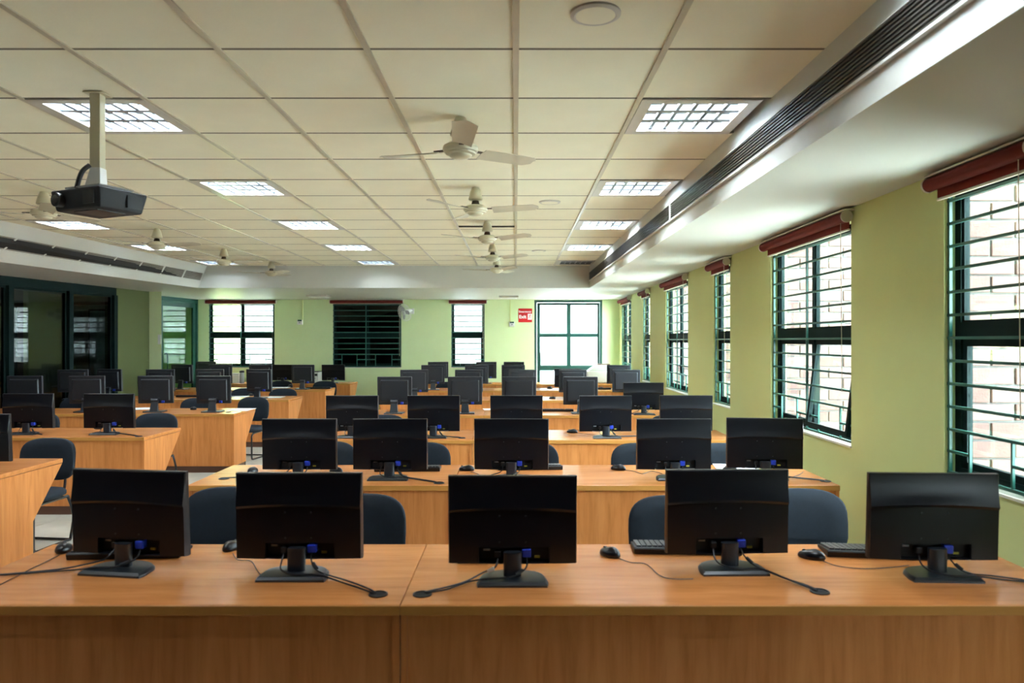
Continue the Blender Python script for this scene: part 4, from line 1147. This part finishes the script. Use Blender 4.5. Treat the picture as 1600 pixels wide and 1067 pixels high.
# ------------------------------------------------------------------ wall fan, switches, sign, corner lamps on the back wall
cx, cz = bx_(636), bz_(489)
t = thing('wall_fan', 'grey-white wall fan mounted right of the dark back window', 'wall fan', (cx, YB, 0))
MB().box(0.08, 0.16, -0.03, 0, cz - 0.02, cz + 0.10).build('wall_bracket', M['white'], t, bevel=0.004)
ctr = Vector((-0.02, -0.22, cz)); dirv = Vector((-0.62, -0.72, -0.30)).normalized()
MB().tube([(0.12, -0.02, cz + 0.05), (0.09, -0.10, cz + 0.06), ctr - dirv * 0.13], 0.014, n=8).build('fan_arm', M['white'], t, smooth=True)
q = dirv.to_track_quat('Z', 'Y').to_matrix().to_4x4(); Tm = Matrix.Translation(ctr) @ q
MB().cyl((0, 0, -0.16), (0, 0, -0.04), 0.045, 0.055, n=20).xf(Tm).build('motor', M['white'], t, smooth=True)
MB().cyl((0, 0, 0.02), (0, 0, 0.045), 0.045, 0.035, n=20).xf(Tm).build('hub_cap', M['white'], t, smooth=True)
for k in range(3):
    m = MB(); pts = []
    for i in range(14):
        a = 2 * PI * i / 14; pts.append((0.095 + 0.068 * math.cos(a), 0.055 * math.sin(a)))
    m.prism(pts, -0.003, 0.0); m.xf(Tm @ Matrix.Rotation(k * 2 * PI / 3, 4, 'Z') @ Matrix.Rotation(R(18), 4, 'X')); m.build('fan_blade', M['silver'], t)
m = MB()
for r_, z in ((0.19, 0.0), (0.185, 0.028), (0.185, -0.028), (0.14, 0.045), (0.095, 0.052), (0.05, 0.054), (0.14, -0.045), (0.095, -0.052)):
    ring = [(r_ * math.cos(2 * PI * i / 28), r_ * math.sin(2 * PI * i / 28), z) for i in range(29)]
    m.tube(ring, 0.0028, n=5, smooth=0)
for k in range(32):
    a = 2 * PI * k / 32; c_, s_ = math.cos(a), math.sin(a)
    m.tube([(c_ * r_, s_ * r_, z) for r_, z in ((0.04, 0.054), (0.095, 0.052), (0.14, 0.045), (0.185, 0.028), (0.19, 0.0), (0.185, -0.028), (0.14, -0.045), (0.06, -0.054))], 0.0016, n=4, smooth=0)
m.xf(Tm).build('guard', M['white'], t, kind='stuff')
def switch(px, py, cpx, label):
    x, z = bx_(px), bz_(py)
    t = thing('switch_box', label, 'switch', (x, YB, 0))
    MB().box(-0.06, 0.06, -0.035, 0, z - 0.06, z + 0.045).build('box', M['white'], t, bevel=0.004)
    MB().box(-0.045, 0.045, -0.045, -0.034, z + 0.015, z + 0.048).build('dark_display', M['green'], t, bevel=0.002, seg=1)
    MB().box(-0.02, 0.02, -0.042, -0.034, z - 0.03, z + 0.0).build('rocker', M['silver'], t, bevel=0.002, seg=1)
    MB().box(bx_(cpx) - x - 0.008, bx_(cpx) - x + 0.008, -0.014, 0, z + 0.04, HS).build('conduit', M['wall'], t)
    return t
switch(469, 503, 473, 'white switch box with conduit between the left and dark back windows')
switch(800, 506, 797, 'white switch box with conduit beside the red exit sign')
for px, yy, nm in ((498, 14.75, 'slim pale ceiling lamp over the left back window gap'), (795, 15.1, 'slim pale ceiling lamp above the switch beside the exit sign')):
    t = thing('soffit_lamp', nm, 'ceiling lamp', (PX(px, yy), yy, HS))
    MB().box(-0.2, 0.2, -0.2, 0.2, -0.035, 0.0).build('lamp_body', M['lampframe'], t, bevel=0.006)
    MB().box(-0.17, 0.17, -0.17, 0.17, -0.045, -0.034).build('diffuser', M['lampwhite'], t, bevel=0.004)
# exit sign
sx0, sx1, sz0, sz1 = bx_(810), bx_(831.5), bz_(503.5), bz_(482)
cx = (sx0 + sx1) / 2; czz = (sz0 + sz1) / 2; hw = (sx1 - sx0) / 2
t = thing('exit_sign', 'square red Emergency Exit sign on the wall left of the glazed back door', 'sign', (cx, YB, czz))
MB().box(-hw, hw, -0.006, 0, -hw, hw).build('sign_plate', M['red'], t)
def text(s, size, x, z, mat, parent, y=-0.0068, bold=0.0):
    c_ = bpy.data.curves.new('lettering', 'FONT'); c_.body = s; c_.size = size; c_.extrude = 0.0006; c_.offset = bold
    o = bpy.data.objects.new('lettering_tmp', c_); C.objects.link(o)
    me = bpy.data.meshes.new_from_object(o.evaluated_get(bpy.context.evaluated_depsgraph_get()))
    bpy.data.objects.remove(o)
    me.materials.clear(); me.materials.append(mat)
    r = bpy.data.objects.new('lettering', me); C.objects.link(r); r.parent = parent; r.location = (x, y, z); r.rotation_euler = (R(90), 0, 0)
    return r
text('Emergency', 0.062, -hw + 0.008, hw * 0.42, M['signwhite'], t, bold=0.0012)
text('Exit', 0.105, -hw + 0.012, -hw * 0.42, M['signwhite'], t, bold=0.003)
MB().box(hw * 0.36, hw * 0.95, -0.0085, -0.005, -hw * 0.62, hw * 0.24).build('pictogram_field', M['signwhite'], t)
m = MB(); ox = hw * 0.655; oz = -hw * 0.19; s_ = hw * 0.40
def limb(a, b, w_=0.10):
    a = Vector((a[0], a[1])); b = Vector((b[0], b[1])); d_ = (b - a).normalized(); nn = Vector((-d_.y, d_.x)) * w_ / 2
    pts = [a + nn, a - nn, b - nn, b + nn]
    m.prism([(ox + p.x * s_, oz + p.y * s_) for p in pts], -0.0095, -0.0084, 'y')
m.prism([(ox + (0.18 + 0.14 * math.cos(2 * PI * i / 12)) * s_, oz + (0.75 + 0.14 * math.sin(2 * PI * i / 12)) * s_) for i in range(12)], -0.0095, -0.0084, 'y')
limb((0.12, 0.55), (-0.08, 0.0), 0.26); limb((-0.08, 0.02), (0.30, -0.30), 0.15); limb((0.30, -0.28), (0.10, -0.75), 0.13); limb((-0.08, 0.02), (-0.30, -0.40), 0.15); limb((-0.28, -0.38), (-0.62, -0.50), 0.12)
limb((0.12, 0.50), (0.45, 0.25), 0.11); limb((0.45, 0.25), (0.62, 0.45), 0.10); limb((0.05, 0.50), (-0.35, 0.42), 0.11); limb((-0.35, 0.42), (-0.45, 0.12), 0.10)
m.build('running_figure', M['red'], t, kind='stuff')
# door opener plate on the pilaster edge
o = MB().box(-0.03, 0.03, -0.014, 0, -0.09, 0.09).build('wall_plate', M['white'], bevel=0.004); o.location = (-6.625, 13.64, CAMZ + 0.02); tag(o, 'small white wall plate at the edge of the pale pilaster by the side door', 'switch')

# ------------------------------------------------------------------ copier and things on the rear desks
cxp = PX(934, 15.5)
t = thing('copier', 'beige desktop copier with papers on top, in the back right corner', 'copier', (cxp, 15.55, DZ))
MB().box(-0.24, 0.28, -0.22, 0.22, 0.02, 0.26).build('body', M['copier'], t, bevel=0.015)
MB().hexa([(-0.22, -0.20, 0.26), (0.28, -0.20, 0.26), (0.28, 0.20, 0.26), (-0.22, 0.20, 0.26), (-0.08, -0.20, 0.36), (0.28, -0.20, 0.36), (0.28, 0.20, 0.36), (-0.08, 0.20, 0.36)]).build('scanner_unit', M['copier'], t, bevel=0.012)
MB().box(-0.06, 0.27, -0.19, 0.19, 0.36, 0.39).build('lid', M['copier'], t, bevel=0.006)
MB().box(-0.40, -0.22, -0.16, 0.16, 0.14, 0.155).build('output_tray', M['copier'], t, bevel=0.004)
MB().box(-0.20, 0.0, -0.226, -0.218, 0.05, 0.11).build('paper_drawer', M['copier'], t)
for f in ((-0.2, -0.18), (0.24, -0.18), (-0.2, 0.18), (0.24, 0.18)):
    MB().cyl((f[0], f[1], 0), (f[0], f[1], 0.022), 0.015, n=8).build('foot', M['black2'], t)
o = MB().box(-0.13, 0.13, -0.1, 0.1, 0, 0.02).build('document_folder', M['kick'], bevel=0.003); o.location = (cxp + 0.12, 15.52, DZ + 0.390); tag(o, 'dark folder lying on the copier lid', 'folder')
x = PX(496, 15.75)
t = thing('computer_tower', 'white computer tower standing on the rearmost left-hand desk', 'computer', (x, 15.72, DZ))
MB().box(-0.075, 0.075, -0.18, 0.18, 0, 0.23).build('case', M['white'], t, bevel=0.006)
MB().box(-0.055, 0.055, -0.184, -0.178, 0.15, 0.20).build('drive_bay', M['oldplastic'], t)
MB().cyl((0, -0.184, 0.10), (0, -0.178, 0.10), 0.012, n=12).build('power_button', M['oldplastic'], t)
MB().box(-0.085, 0.075, -0.15, 0.15, 0.23, 0.245).build('top_panel', M['black2'], t)
x = PX(369, 15.65)
t = thing('storage_box', 'pale blue-grey box on the rearmost left-hand desk below the back window', 'box', (x, 15.65, DZ))
MB().box(-0.09, 0.09, -0.08, 0.08, 0, 0.19).build('box_body', M['paper'], t, bevel=0.004)
MB().box(-0.095, 0.095, -0.085, 0.085, 0.19, 0.205).build('box_lid', M['silver'], t, bevel=0.003)
x = PX(378, 15.5)
t = thing('flask', 'steel flask with dark lid below the left back window', 'flask', (x, 15.5, DZ))
MB().lathe([(0.045, 0), (0.048, 0.01), (0.048, 0.20), (0.035, 0.225)], n=20).build('flask_body', M['silver'], t, smooth=True)
MB().lathe([(0.05, 0.225), (0.052, 0.25), (0.04, 0.268), (0.01, 0.27)], n=20).build('flask_lid', M['black2'], t, smooth=True)
